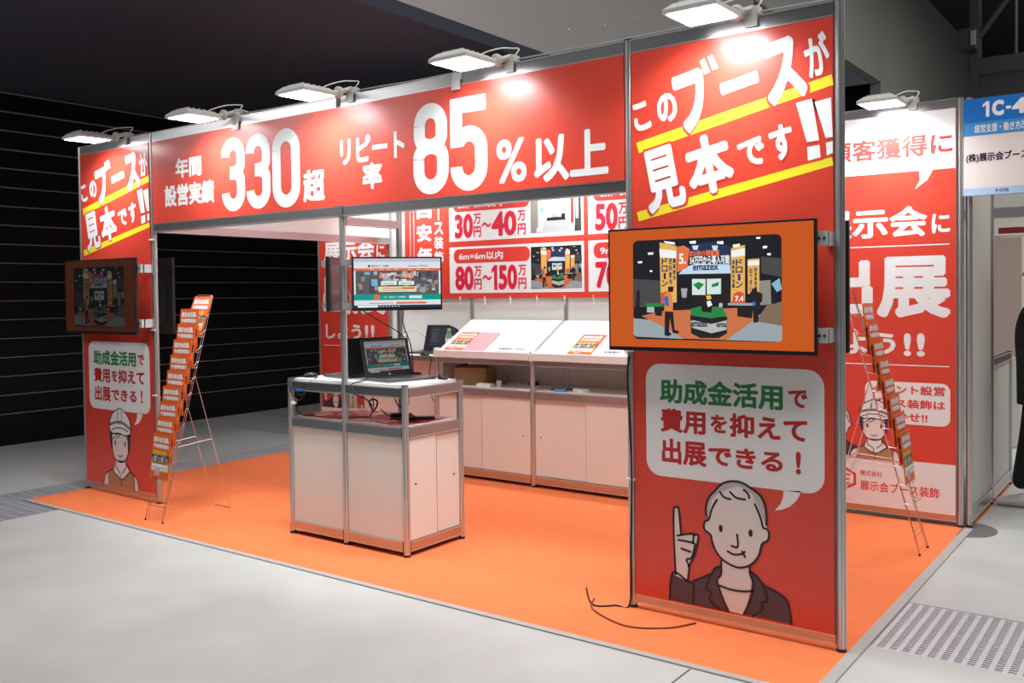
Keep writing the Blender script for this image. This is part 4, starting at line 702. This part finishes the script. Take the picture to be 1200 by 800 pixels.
# ================================================================ REAR COUNTERS
def cabinet(i0,label,first):
    x0=i0*M; y0=4*M/2; t=thing('display_counter',label,'counter',(x0,y0,0))
    if first: post(t,0,0,.02,1.0)
    post(t,M,0,.02,1.0)
    for z0,z1 in ((.955,1.0),(.69,.755),(.035,.095)): rail(t,0,0,M,0,z0,z1)
    MB().box(.0,M,.018,.44,.975,.99,WPAN).build('countertop',t); MB().box(.004,M-.004,.018,.462,.725,.757,WPAN).build('shelf',t)
    for j,(a_,b_,y) in enumerate(((.021,.50,.008),(.49,M-.021,-.004))):
        dr=MB().box(a_,b_,y-.004,y+.004,.098,.688,WHITE).build('sliding_door',t)
        if j==1: MB().box(a_-.002,a_,y-.0042,y+.004,.098,.688,mat('edge_shadow_gap',(.25,.22,.20),.6)).build('door_seam_shade',dr)  # darker strip: shade of the door seam put into its colour
        u=(.93 if i0==2 else .07)
        if (i0==2 and j==1) or (i0!=2 and j==0): MB().lathe([(.006,0),(.006,.0015)],BLACK,10,mx=Matrix.Translation((u-(.0 if j==0 else .03),y-.004,.40))@Matrix.Rotation(PI/2,4,'X')).build('finger_hole',dr)
    MB().box(.004,.010,.018,.462,.10,.725,WHITE).build('side_panel',t); MB().box(M-.010,M-.004,.018,.462,.10,.725,WHITE).build('side_panel',t)
    return t
cabinet(2,'white rear cabinet with sliding doors, left of the two, under the first sloping display board',True)
cabinet(3,'white rear cabinet with sliding doors, under the second sloping display board',False)
cabinet(4,'white rear cabinet hidden behind the right pillar',False)
tb=thing('display_counter','open rear table carrying the laptop and bottle, behind the front counter','counter',(M,2*M,0))
post(tb,0,0,.02,1.0)
for z0,z1 in ((.955,1.0),(.035,.095)): rail(tb,0,0,M,0,z0,z1)
MB().box(0,M-.021,.018,.46,.975,.999,WPAN).build('countertop',tb)
MB().box(.021,M-.021,.10,.106,.095,.955,WHITE).build('recessed_panel',tb)
def display(x0,label):
    t=thing('display_board',label,'display board',(x0,2*M,1.0))
    L=M-.03
    b=MB(); v=[(0,-.04,0),(L,-.04,0),(L,-.04,.055),(0,-.04,.055),(0,-.028,.060),(L,-.028,.060),(L,-.025,.035),(0,-.025,.035),(0,.455,.295),(L,.455,.295),(L,.455,0),(0,.455,0)]
    b.add(v,[(0,1,2,3),(3,2,5,4),(4,5,6,7),(7,6,9,8),(8,9,10,11),(0,11,10,1),(0,3,4,7,8,11),(1,10,9,6,5,2)],mat('white_display_board',(.84,.83,.81),.45)); fixn(b.build('sloping_board',t))
    MB().bbox(-.012,.006,-.045,.02,-.01,.075,.003,WPAN).build('edge_cap',t)
    U=Vector((1,0,0)); V=Vector((0,.48,.26)).normalized()
    g=G(t,(0,-.025,.035),U,V); g.words('各種資料ご自由に',.60,.075,.88,.105,'indigo',1,.02); g.words('お持ち帰りください',.60,.03,.88,.055,'indigo',1,.02)
    return t
display(2*M+.015,'white sloping display board on the left rear cabinet'); display(3*M+.015,'white sloping display board on the second rear cabinet'); display(4*M+.015,'white sloping display board behind the right pillar')
# ================================================================ LEAFLETS AND BROCHURES
def cover(g,w,h,l=0):
    R=lambda a,b,c,d,col,q=0,r=0: g.rect(a*w,b*h,c*w,d*h,col,l+q,r)
    R(0,0,1,1,'orange',0); R(.02,.14,.98,.36,'gold',1); R(.06,.17,.94,.31,'wht',2); R(.02,.36,.98,.52,'haze',1)
    for k in range(4): g.disc((.16+k*.19)*w,.57*h,.085*w,'gold',l+2,14)
    for k in range(7): R(.05+k*.13,.37,.14+k*.13,.46+.03*(k%3),('grey','poster','wallg')[k%3],2+.1*k)
    R(.24,.05,.52,.22,'pink',3); R(.10,.325,.90,.345,'ink',3)
    for k in range(5): R(.10+k*.17,.20,.22+k*.17,.255,'lilac',4)
    g.text('展示会出展、',.07*w,.80*h,.93*w,.93*h,'white',l+2,.05); g.text('予備情報集!!',.07*w,.67*h,.93*w,.77*h,'white',l+2,.05)
BR_MESH={}
def brochure_mesh(th=.004):
    if 'b' in BR_MESH: return BR_MESH['b']
    g=G(None,(-.105,-th,0),(1,0,0),(0,0,1)); cover(g,.21,.297,1); g.mb.box(-.105,.105,-th,0,0,.297,pm('orange'))
    o=g.mb.build('brochure'); BR_MESH['b']=o.data; bpy.data.objects.remove(o); return BR_MESH['b']
def brochure(mw_,label,group,name='brochure'):
    o=bpy.data.objects.new(name,brochure_mesh()); C.objects.link(o); o.matrix_world=mw_; return tag(o,label,'brochure',group)
SLOPE=math.atan2(.26,.48)
def on_board(x,y,rz=0,dz=0): # lying on the sloping board: brochure mesh stands in xz, facing -y -> lay it back
    base=Vector((x,2*M-.025+y*math.cos(SLOPE),1.035+y*math.sin(SLOPE)))
    return Matrix.Translation(base)@Matrix.Rotation(SLOPE-PI/2,4,'X')@Matrix.Translation((0,-.001-dz,0))
brochure(on_board(2.16,.03),'orange brochure on the left sloping display board, beside the pink sheet',None)
brochure(on_board(3.39,.03),'orange brochure lying alone on the second sloping display board',None)
o=MB().bbox(-.115,.105,-.003,0,0,.300,.001,pm('pink')).build('pink_sheet'); o.matrix_world=on_board(2.37,.025,dz=.004); tag(o,'pink paper sheet overlapping the brochure on the left sloping board','paper')
# ---------------------------------------------------------------- literature racks
def rack(loc,rz,label):
    t=thing('brochure_rack',label,'brochure rack',loc,rz)
    hw=.10; slope=math.atan2(.43,1.53)
    f=lambda s,z:(s*hw,z*math.tan(slope),z)
    MB().tube([(-hw,.0,.006),(-hw,.0,.01),f(-1,1.52),f(-.8,1.53),f(.8,1.53),f(1,1.52),(hw,0,.01),(hw,0,.006)],.003,CHROME,6).build('front_frame',t)
    MB().tube([(-hw+.022,.005,.005),f(-.78,.13),f(-.78,1.50)],.0022,CHROME,6).build('inner_wire',t); MB().tube([(hw-.022,.005,.005),f(.78,.13),f(.78,1.50)],.0022,CHROME,6).build('inner_wire',t)
    for s in (-1,1):
        MB().lathe([(.006,0),(.007,.006),(.006,.012)],DKG,8,c=(s*hw,0,.0)).build('foot_cap',t)
    MB().tube([f(-1,.10),f(1,.10)],.0025,CHROME,6).build('cross_wire',t); MB().tube([f(-1,.13),f(1,.13)],.0025,CHROME,6).build('cross_wire',t)
    MB().tube([(-hw*.95,.275,.98),(-hw*.95,.545,.0055),(hw*.95,.545,.0055),(hw*.95,.275,.98)],.003,CHROME,6).build('rear_leg_frame',t)
    for s in (-1,1): MB().tube([f(s,.50),(s*hw*.95,.40,.52)],.0025,CHROME,6).build('spreader_bar',t)
    MB().tube([(-hw*.95,.405,.52),(hw*.95,.405,.52)],.0025,CHROME,6).build('cross_wire',t); MB().tube([(-hw*.95,.412,.50),(hw*.95,.412,.50)],.0025,CHROME,6).build('cross_wire',t)
    for i in range(10):
        z=.29+i*.106; y=z*math.tan(slope)
        MB().tube([(-hw,y,z),(-hw-.008,y-.045,z-.003),(hw+.008,y-.045,z-.003),(hw,y,z)],.0018,CHROME,5)\
            .tube([(-hw,y+.042,z+.15),(-hw-.01,y-.005,z+.115),(hw+.01,y-.005,z+.115),(hw,y+.042,z+.15)],.0018,CHROME,5)\
            .tube([(-.03,y-.045,z-.003),(-.03,y-.012,z+.11)],.0014,CHROME,5).tube([(.03,y-.045,z-.003),(.03,y-.012,z+.11)],.0014,CHROME,5).build('pocket',t)
    return t
ORD=['lowest','second from the bottom','third from the bottom','fourth from the bottom','fifth from the bottom','fifth from the top','fourth from the top','third from the top','second from the top','topmost']
def fill(loc,rz,idx,side,grp):
    slope=math.atan2(.43,1.53); R=Matrix.Translation(loc)@Matrix.Rotation(rz,4,'Z'); n=len(idx)
    for q,i in enumerate(idx):
        z=.292+i*.106; y=z*math.tan(slope)-.036
        k=q if q<5 else 10-(n-q)
        m=R@Matrix.Translation((random.uniform(-.004,.004),y,z))@Matrix.Rotation(-(.10 if i<9 else .40),4,'X')@Matrix.Rotation(random.uniform(-.02,.02),4,'Y')
        brochure(m,'orange brochure in the wire rack %s, %s'%(side,ORD[k]),grp)
LR=(1.46,-.345,.006); RR=(5.88,1.75,.006)
rack(LR,0,'tall chrome wire brochure rack leaning back beside the left pillar'); fill(LR,0,list(range(10)),'beside the left pillar','brochures in the left wire rack')
rack(RR,PI/2,'tall chrome wire brochure rack at the right carpet edge, empty at its bottom'); fill(RR,PI/2,list(range(1,9)),'at the right carpet edge','brochures in the right wire rack')
# ================================================================ LAPTOPS, MICE AND SMALL THINGS
def laptop(loc,rz,label,on_,tilt=20,web_on=.30):
    t=thing('laptop',label,'laptop',loc,rz)
    w,d_=.355,.24
    bs=MB().bbox(-w/2,w/2,-d_,0,0,.019,.003,mat('laptop_grey',(.13,.13,.14),.35,.5)).build('base',t)
    kb=MB().box(-w/2+.025,w/2-.025,-.14,-.02,.019,.0197,BLACK)
    for r_ in range(5):
        for c_ in range(13): x=-w/2+.028+c_*.0232; y=-.042-r_*.0225; kb.box(x,x+.019,y,y+.018,.0197,.0212,DKG)
    kb.build('keyboard',bs); MB().box(-.055,.05,-.225,-.155,.019,.0195,DKG).build('touchpad',bs)
    mx=Matrix.Translation((0,0,.018))@Matrix.Rotation(-math.radians(tilt),4,'X')
    ld=MB().bbox(-w/2,w/2,0,.009,0,.238,.003,BLACK,mx).build('lid',t)
    MB().box(-.155,.155,-.0012,0,.025,.225,mat('monitor_glass',(.01,.01,.012),.15),mx).build('screen',ld)
    O=mx@Vector((-.155,-.0013,.025)); V=(mx.to_3x3()@Vector((0,0,1)))
    g=G(ld,O,(1,0,0),V,emit=web_on,sx=.31,sy=.20,step=.0003)
    if on_=='web': web(g); g.build('picture')
    elif on_=='desk': g.rect(0,0,1,1,'navy',0); g.rect(.1,.1,.95,.95,'photo',1); g.rect(.12,.80,.4,.86,'midblue',2); [g.rect(.15,.7-.08*k,.35+.03*(k%3),.715-.08*k,'lilac',2) for k in range(6)]; g.build('picture')
    g=G(ld,mx@Vector((0,-.0003,.0125)),(1,0,0),V); g.disc(0,0,.006,'lilac',1); g.build('emblem')
    return t
lap1=laptop((2.475+.60,.285,.9995),math.radians(78),'open laptop with a dim web page at the right end of the front counter','web',15)
laptop((2.475+.385,.30,.9995),math.radians(-100),'black laptop seen from behind at the left end of the front counter','desk',6)
laptop((1.66,2.39,.9995),math.radians(8),'open black laptop on the rear table beside the bottle','desk',18,.25)
def mouse(loc,rz,label):
    t=thing('computer_mouse',label,'mouse',loc,rz)
    bm=bmesh.new(); bmesh.ops.create_uvsphere(bm,u_segments=16,v_segments=10,radius=1)
    for v in bm.verts: v.co=Vector((v.co.x*.031,v.co.y*.052,max(v.co.z,-.1)*.030+.003+ (.004*v.co.y)))
    m=MB(); bm.verts.index_update(); m.add([v.co[:] for v in bm.verts],[[v.index for v in f.verts] for f in bm.faces],BLACK); bm.free(); m.build('shell',t,smooth='all')
    MB().lathe([(.006,-.003),(.006,.003)],DKG,10,mx=Matrix.Translation((0,.028,.028))@Matrix.Rotation(PI/2,4,'Y')).build('scroll_wheel',t)
    return t
mouse((3.385,.43,1.0),math.radians(60),'black mouse at the right rear corner of the front counter'); mouse((2.545,.10,1.0),math.radians(-60),'black mouse at the left front corner of the front counter')
mouse((1.80,2.03,1.0),math.radians(80),'black mouse in front of the laptop on the rear table')
def bottle(loc,label,cap,lab):
    t=thing('drink_bottle',label,'bottle',loc)
    MB().lathe([(.030,0),(.033,.01),(.033,.05),(.030,.06),(.033,.07),(.033,.14),(.028,.165),(.014,.19),(.012,.205)],mat('clear_plastic',(.85,.92,.92),.08,trans=.85,ior=1.3),20).build('body',t,smooth=True)
    MB().lathe([(.015,.203),(.015,.222),(.013,.224)],cap,16).build('cap',t); MB().lathe([(.0338,.075),(.0338,.135)],lab,20).build('label_sleeve',t)
    return t
bottle((1.90,2.24,1.0),'clear drink bottle with a bright green cap on the rear table',pm('limeg'),pm('white'))
bottle((1.50,2.10,1.0),'pale blue labelled bottle on the rear table behind the front monitor',pm('white'),pm('cyan'))
# cardboard box, tape roll and bits on the shelves
bx=thing('cardboard_box','open brown cardboard box on the shelf of the left rear cabinet','box',(2.22,2.20,.757),math.radians(12))
MB().box(-.15,.15,-.10,-.097,0,.145,CARD).box(-.15,.15,.097,.10,0,.145,CARD).box(-.15,-.147,-.10,.10,0,.145,CARD).box(.147,.15,-.10,.10,0,.145,CARD).box(-.15,.15,-.1,.1,0,.003,CARD).build('carton',bx)
b=MB(); b.add([(-.15,-.10,.145),(.15,-.10,.145),(.15,-.03,.17),(-.15,-.03,.17)],[(0,1,2,3),(3,2,1,0)],CARD); b.build('flap',bx)
b=MB(); b.add([(-.15,-.10,.145),(-.15,.10,.145),(-.09,.09,.175),(-.09,-.09,.175)],[(0,1,2,3),(3,2,1,0)],CARD); b.build('flap',bx)
tr=MB()
v=[];n=24
for k in range(n):
    a_=2*PI*k/n
    for r_,y_ in ((.042,-.024),(.042,.024),(.027,.024),(.027,-.024)): v.append((r_*math.cos(a_),y_,r_*math.sin(a_)+.042))
f=[(4*k+j,4*((k+1)%n)+j,4*((k+1)%n)+(j+1)%4,4*k+(j+1)%4) for k in range(n) for j in range(4)]
tr.add(v,f,mat('brown_tape',(.45,.25,.14),.4)); o=fixn(tr.build('tape_roll')); o.location=(2.45,2.30,.7575); o.rotation_euler=(0,0,.5); tag(o,'roll of brown packing tape standing on the left rear cabinet shelf','tape roll')
def small(name,label,cat,loc,sz,m,rz=0,b=.003,group=None):
    o=MB().bbox(-sz[0]/2,sz[0]/2,-sz[1]/2,sz[1]/2,0,sz[2],b,m).build(name); o.location=loc; o.rotation_euler=(0,0,rz); return tag(o,label,cat,group)
small('paper_box','small white box in front of the cardboard box on the shelf','box',(2.44,2.055,.757),(.13,.07,.03),WPAN,.1)
small('power_adapter','white plug adapter standing behind the small white box','adapter',(2.53,2.13,.757),(.04,.035,.05),WPAN,.2)
small('marker_box','small blue and black box on the second rear cabinet shelf','box',(3.17,2.07,.757),(.09,.04,.022),pm('midblue'),.3)
small('paper_box','white card box lying on the second rear cabinet shelf','box',(3.34,2.10,.757),(.13,.07,.03),WPAN,-.4)
small('paper_pad','white paper pad at the front edge of the left rear shelf, beside the middle post','paper',(2.86,2.04,.757),(.12,.05,.006),WPAN,.1,.001)
small('clipboard','dark clipboard lying at the left of the second rear shelf','clipboard',(3.10,2.20,.757),(.17,.09,.008),DKG,.5,.002)
small('grey_pouch','small grey pouch at the back of the left rear shelf','pouch',(2.70,2.38,.757),(.08,.04,.03),DKG,.5)
small('usb_adapter','black plug adapter behind the open laptop on the front counter','adapter',(3.14,.455,1.0),(.06,.035,.03),BLACK,.5)
# red leaflets and devices on the front counter shelf
def leaflet(x,y,rz,label,z=.758):
    t=thing('red_leaflet',label,'leaflet',(x,y,z),rz,'glossy red leaflets on the front counter shelf')
    sh=MB().box(-.105,.105,-.1485,.1485,0,.003,mat('gloss_red',(.62,.03,.025),.18,coat=.5)).build('sheet',t)
    g=G(sh,(0,0,.003),(1,0,0),(0,1,0)); g.rect(-.09,-.02,.09,.05,'skin',0); g.rect(-.06,.07,.06,.12,'pink',0); g.rect(-.08,-.12,.02,-.05,'crimson',0); g.build('print'); return t
leaflet(2.66,.16,1.35,'glossy red leaflet at the left end of the front counter shelf'); leaflet(2.78,.24,.9,'glossy red leaflet overlapping the leftmost one on the front counter shelf',.7615)
leaflet(2.92,.30,1.5,'glossy red leaflet behind the centre post on the front counter shelf'); leaflet(3.24,.17,1.2,'red leaflet under the remote at the right of the front counter shelf'); leaflet(3.27,.30,1.7,'red leaflet at the right rear of the front counter shelf',.7615)
small('remote_control','long black remote on the red leaflets at the right of the shelf','remote control',(3.33,.27,.764),(.05,.19,.018),BLACK,-.9,.006)
small('power_brick','black laptop power brick on the shelf behind the right front post','power adapter',(3.17,.28,.7605),(.13,.05,.03),BLACK,.5,.006)
# cables
cable([(3.10,.05,1.01),(3.06,-.03,.99),(3.10,-.03,.93),(3.13,.02,.90),(3.15,.05,.86)],'black laptop cable hanging over the front edge of the front counter',.004)
cable([(3.17+.03*math.cos(k),.04+.01*math.sin(2*k),.865+.035*math.sin(k)) for k in [i*.7 for i in range(28)]],'tied coil of black cable hanging under the countertop',.005,name='cable_coil')
cable([(3.20,.07,.84),(3.24,.10,.80),(3.34,.14,.775),(3.40,.20,.765),(3.25,.28,.795)],'black cable from the hanging coil to the power brick',.0035)
cable([(3.14,.06,.93),(3.10,.1,.93),(3.05,.16,.84),(2.98,.20,.765)],'black cable looping from the coil down to the shelf near the centre post',.0035)
cable([(3.22,.18,.98),(3.30,.2,.90),(3.29,.2,.84),(3.22,.19,.86),(3.18,.2,.97)],'black cable loop hanging under the right half of the countertop',.004)
cable([(2.53,.06,1.01),(2.50,-.03,.99),(2.53,-.035,.90),(2.60,-.04,.87),(2.66,-.035,.93),(2.60,-.03,.90),(2.55,-.03,.93),(2.62,-.028,.96),(2.66,.06,1.01)],'tangle of black cables with blue plugs over the left front edge of the counter',.004,name='cable_coil')
small('usb_plug','blue plug hanging in the cable tangle at the left of the front counter','plug',(2.60,-.04,.925),(.035,.014,.018),pm('blue'),.3)
small('usb_plug','white plug hanging below the cable tangle at the left of the front counter','plug',(2.545,-.04,.84),(.035,.014,.02),WPAN,.3)
cable([(2.50,.03,.99),(2.495,.03,.85),(2.50,.03,.79),(2.55,.04,.762),(2.64,.03,.768)],'black cable running down beside the left front post of the counter onto the shelf',.004)
cable([(3.00,.04,1.47),(3.06,.22,1.36),(3.08,.42,1.24),(3.10,.44,1.02)],'black cable sloping from the centre post down behind the open laptop',.0035)
cable([(3.24,.24,1.43),(3.16,.32,1.34),(3.12,.43,1.20),(3.12,.45,1.03)],'black cable hanging from the web page monitor down behind the laptop',.0035)
cable([(1.86,2.0,1.004),(1.95,1.945,.98),(1.93,1.945,.85),(1.96,1.945,.75),(1.93,1.945,.70),(1.97,1.95,.62)],'black cable hanging in front of the rear table beside its right post',.0035)
cable([(1.30,2.25,1.01),(1.24,2.30,1.10),(1.34,2.36,1.19),(1.47,2.40,1.14),(1.50,2.40,1.03)],'pale looped cable standing behind the laptop on the rear table',.003,GC)
cable([(4.955,-.03,1.22),(4.945,-.03,1.10),(4.962,-.03,.7),(4.955,-.03,.3),(4.95,-.035,.03),(4.88,-.05,.011),(4.78,-.10,.010),(4.62,.10,.010)],'black cable running down the left post of the right pillar onto the carpet',.0045)
cable([(4.74,-.02,.010),(4.82,-.16,.010),(5.05,-.26,.010),(5.22,-.18,.010),(5.30,-.05,.010)],'curved red-brown cable lying on the carpet in front of the right pillar',.0045,mat('brown_cable',(.25,.05,.03),.5))
# small cable clips up the pillar posts
for x0,lab in ((M,'left'),(5*M,'right')):
    for k,z in enumerate((1.24,.62) if x0>2 else (1.94,1.28,.80)):
        o=MB().bbox(-.026,.026,-.028,-.018,0,.012,.002,WPAN).build('cable_tie'); o.location=(x0,0,z)
        tag(o,'white cable tie around the inner post of the %s pillar, %s'%(lab,('top','middle','low')[k] if x0<2 else ('upper','lower')[k]),'cable tie')
# mat
o=MB().bbox(-.75,.75,-.5,.5,0,.012,.003,mat('black_rubber',(.012,.012,.013),.6)).build('floor_mat'); o.location=(.30,2.99,0.0005); tag(o,'black rubber floor mat left of the front counter, against the rear left carpet edge','mat')
# half round foot plate
pts=[(0,-.19),(.03,-.19)]+[(.03+.17*math.cos(a_),.19*math.sin(a_)) for a_ in [(-.48+.96*k/16)*PI for k in range(17)]]+[(.03,.19),(0,.19)]
fp=fixn(MB().prism(pts,0,.006,mat('grey_plate',(.33,.33,.34),.35,.7)).build('stabiliser_plate')); fp.location=(5.955,2.44,.0006); tag(fp,'half-round grey steel foot plate at the rear right post','foot plate')
# ================================================================ NEIGHBOURING STAND
nw=thing('wall_neighbour','','',(5.985,D,0)); del nw['label']; del nw['category']; struct(nw)
NW=mat('beige_panel',(.60,.59,.54),.5,noise=.03,nscale=2)
post(nw,0,.03,.02,H); post(nw,0,.80); 
MB().box(-.003,.003,.05,.78,.12,H-.3,NW).build('wall_panel',nw); rail(nw,0,.03,0,.80,.035,.12)
MB().box(-.003,.003,.82,1.60,.12,.97,NW).build('wall_panel',nw); rail(nw,0,.80,0,1.62,.035,.12); rail(nw,0,.80,0,1.62,.97,1.03,m=STEELD); post(nw,0,1.62,.02,1.03)
ns=thing('stand_sign','blue and white booth number sign board at the right edge of the frame','sign',(5.962,D-.018,2.10))
bd=MB().box(0,1.3,-.004,.004,0,.60,pm('skin')).build('board',ns)
g=G(bd,(0,-.0045,0)); g.rect(0,.42,1.3,.60,'blue',0); g.rect(0,.37,1.3,.452,'midblue',1); g.rect(0,0,1.3,.045,'lightblue',0)
g.words('C',.160,.480,.226,.575,'white',2,.06); g.rect(.236,.515,.264,.533,'white',2); g.words('4',.270,.480,.345,.575,'white',2,.05); g.poly([(.145,.575),(.128,.575),(.107,.556),(.107,.541),(.126,.553),(.126,.480),(.145,.480)],'white',2); g.build('print'); g.words('経営支援・働き方改革',.062,.385,.38,.437,'white',2,.02); g.words('(株)展示会ブース装飾',.014,.20,.45,.262,'ink',1,.03); g.words('その他',.175,.012,.252,.035,'ink',1,.02)
MB().box(0,1.3,.006,.036,0,.06,ALUP).build('rail',ns)
rb=thing('roll_banner','plain pinkish fabric banner hanging in the neighbouring stand','banner',(5.62,6.0,0)); MB().box(-.2,.20,-.01,.01,.86,2.0,mat('pink_fabric',(.50,.38,.33),.8)).build('fabric',rb); MB().tube([(-.25,0,2.02),(.30,0,2.02)],.012,ALU).build('top_bar',rb); MB().tube([(0,.02,0),(0,.02,2.02)],.012,ALU).build('pole',rb); MB().bbox(-.2,.2,-.08,.12,0,.86,.01,NW).build('base_cabinet',rb)
rs=thing('hanging_sign','small dark red hanging sign in the neighbouring stand','sign',(5.70,6.6,0)); MB().box(-.17,.14,-.01,.01,2.07,2.13,mat('dark_red',(.28,.02,.025),.5)).build('board',rs); MB().tube([(.09,0,2.13),(.09,0,2.35)],.003,STEELD).build('wire',rs)
nb=thing('back_partition','white partition with red band far behind the standing person','partition',(6.0,8.6,0)); MB().box(-1.2,3.0,0,.04,0,3.0,mat('partition_white',(.62,.58,.54),.6)).build('panel',nb); MB().box(-.1,3.0,-.01,0,.9,1.78,mat('band_red',(.55,.02,.02),.5)).build('band',nb)
hb=thing('header_beam','beige header beam across the top of the neighbouring stand','beam',(6.0,5.9,0)); MB().box(-.8,2.5,-.02,.02,2.28,2.72,NW).build('panel',hb); rail(hb,-.8,0,2.5,0,2.18,2.28,m=ALUP)
area('neighbour_lamp',(7.2,6.8,2.9),1.2,1.0,45,(1,.93,.84))
# orange floor strip of the neighbour
nc=MB().box(5.93,6.0,2.52,4.4,.0005,.005,CARP).build('carpet_strip',None); tag(nc,'thin strip of orange carpet showing under the neighbouring wall','carpet')
# ================================================================ PERSON
def person(loc,rz):
    P=thing('person','person in black jacket and trousers with white trainers, cut by the right edge','person',loc,rz)
    JK=mat('black_jacket',(.012,.012,.015),.85); TR=mat('black_trousers',(.012,.012,.013),.9); SK=mat('skin_tone',(.55,.33,.24),.5); HR=mat('black_hair',(.01,.008,.008),.5); SH=mat('white_shoe',(.68,.64,.60),.6)
    def skin(name,verts,edges,radii,m,root=0,lv=2,parent=P):
        me=bpy.data.meshes.new(name); me.from_pydata(verts,edges,[]); o=bpy.data.objects.new(name,me); C.objects.link(o); o.parent=parent
        md=o.modifiers.new('skin','SKIN'); md.use_smooth_shade=True
        for i,r in enumerate(radii): me.skin_vertices[0].data[i].radius=r if isinstance(r,tuple) else (r,r)
        me.skin_vertices[0].data[root].use_root=True
        sb=o.modifiers.new('sub','SUBSURF'); sb.levels=lv; sb.render_levels=lv; me.materials.append(m); return o
    # local: faces -Y
    body=skin('body',[(0,0,.95),(0,0,1.08),(0,-.01,1.24),(0,0,1.36),(0,0,1.45),(0,-.01,1.52),
        (-.17,0,1.38),(-.22,.07,1.12),(-.20,.06,.90),(.17,0,1.38),(.22,.07,1.12),(.20,.02,.88),
        (-.10,-.01,.90),(-.11,-.07,.50),(-.12,-.14,.12),(.10,0,.90),(.11,.02,.50),(.12,.13,.12)],
        [(0,1),(1,2),(2,3),(3,4),(4,5),(3,6),(6,7),(7,8),(3,9),(9,10),(10,11),(0,12),(12,13),(13,14),(0,15),(15,16),(16,17)],
        [(.17,.15),(.165,.16),(.18,.165),(.16,.13),.06,.055,.075,.055,.04,.075,.055,.04,(.10,.11),(.075,.085),(.06,.075),(.10,.11),(.075,.085),(.06,.075)],JK)
    MBt=MB().lathe([(.172,.62),(.175,.80),(.178,.96),(.165,1.02)],JK,24)
    for q,v_ in enumerate(MBt.v): MBt.v[q]=(v_[0]*1.08,v_[1]*.80,v_[2]+.12)
    MBt.build('jacket_hem',P,smooth=True)
    # head
    bm=bmesh.new(); bmesh.ops.create_uvsphere(bm,u_segments=24,v_segments=16,radius=1)
    for v_ in bm.verts:
        x,y,z=v_.co; k=1-.22*max(0,-z); v_.co=Vector((x*.075*k,y*.095*k-(.012 if z<-.2 and y<0 else 0),z*.115+1.62))
    m=MB(); bm.verts.index_update(); m.add([v_.co[:] for v_ in bm.verts],[[v_.index for v_ in f_.verts] for f_ in bm.faces],SK); bm.free(); hd=m.build('head',P,smooth='all')
    n_=MB(); n_.add([(-.012,-.092,1.60),(.012,-.092,1.60),(0,-.118,1.60),(0,-.092,1.64)],[(0,1,2),(0,2,3),(2,1,3),(1,0,3)],SK); n_.build('nose',hd)
    for s in (-1,1):
        MB().lathe([(.011,0),(.007,.004)],pm('white'),10,mx=Matrix.Translation((s*.03,-.085,1.635))@Matrix.Rotation(PI/2,4,'X')).build('eye',hd); MB().lathe([(.005,.004),(.004,.005)],pm('black'),8,mx=Matrix.Translation((s*.03,-.085,1.635))@Matrix.Rotation(PI/2,4,'X')).build('pupil',hd) if 0 else None
        MB().bbox(s*.078-.008,s*.078+.008,-.015,.02,1.60,1.65,.004,SK).build('ear',hd)
    MB().box(-.022,.022,-.096,-.088,1.562,1.568,mat('lip',(.4,.15,.12),.5)).build('mouth',hd)
    bm=bmesh.new(); bmesh.ops.create_uvsphere(bm,u_segments=24,v_segments=16,radius=1)
    for v_ in bm.verts:
        x,y,z=v_.co; zz=z
        if y<-.25 and z<.45: y=-.25+ (y+.25)*.2
        v_.co=Vector((x*.086,y*.108+.006,max(zz,-.75)*.122+1.632))
    m=MB(); bm.verts.index_update(); m.add([v_.co[:] for v_ in bm.verts],[[v_.index for v_ in f_.verts] for f_ in bm.faces],HR); bm.free(); m.build('hair',hd,smooth='all')
    # hands with fingers
    for s,ex,ey,ez in ((-1,-.20,.06,.90),(1,.20,.02,.88)):
        V=[(ex,ey,ez),(ex,ey-.01,ez-.05),(ex,ey-.012,ez-.085)]; E=[(0,1),(1,2)]; Rr=[.024,(.020,.034),(.016,.034)]
        for k,(dy,L) in enumerate(((-.030,.068),(-.010,.078),(.010,.072),(.028,.056))):
            b0=len(V); V+=[(ex,ey-.012+dy,ez-.10),(ex-s*.006,ey-.014+dy,ez-.10-L*.5),(ex-s*.018,ey-.014+dy,ez-.10-L)]; E+=[(2,b0),(b0,b0+1),(b0+1,b0+2)]; Rr+=[.0095,.0085,.007]
        b0=len(V); V+=[(ex-s*.012,ey-.045,ez-.065),(ex-s*.018,ey-.055,ez-.10)]; E+=[(1,b0),(b0,b0+1)]; Rr+=[.011,.009]
        skin('hand',V,E,Rr,SK,lv=1)
    for s,y in ((-1,-.12),(1,.14)):
        sh=MB(); prof=[(-.13,.030,.050),(-.10,.040,.062),(-.02,.046,.085),(.06,.040,.105),(.10,.036,.10)]; v_=[];f_=[]
        for q,(yy,hw_,hh) in enumerate(prof):
            for k in range(12):
                a_=2*PI*k/12; zz=hh*.5+hh*.5*math.sin(a_); xx=hw_*math.cos(a_)*(1 if zz<hh*.6 else .8); v_.append((s*.12+xx,y+yy-.03,zz))
        for q in range(len(prof)-1):
            for k in range(12): f_.append((q*12+k,q*12+(k+1)%12,(q+1)*12+(k+1)%12,(q+1)*12+k))
        f_+=[tuple(range(12)),tuple(range(48,60))[::-1]]; sh.add(v_,f_,SH); fixn(sh.build('shoe',P,smooth=True))
person((6.30,3.18,.001),math.radians(-90))
'''end'''
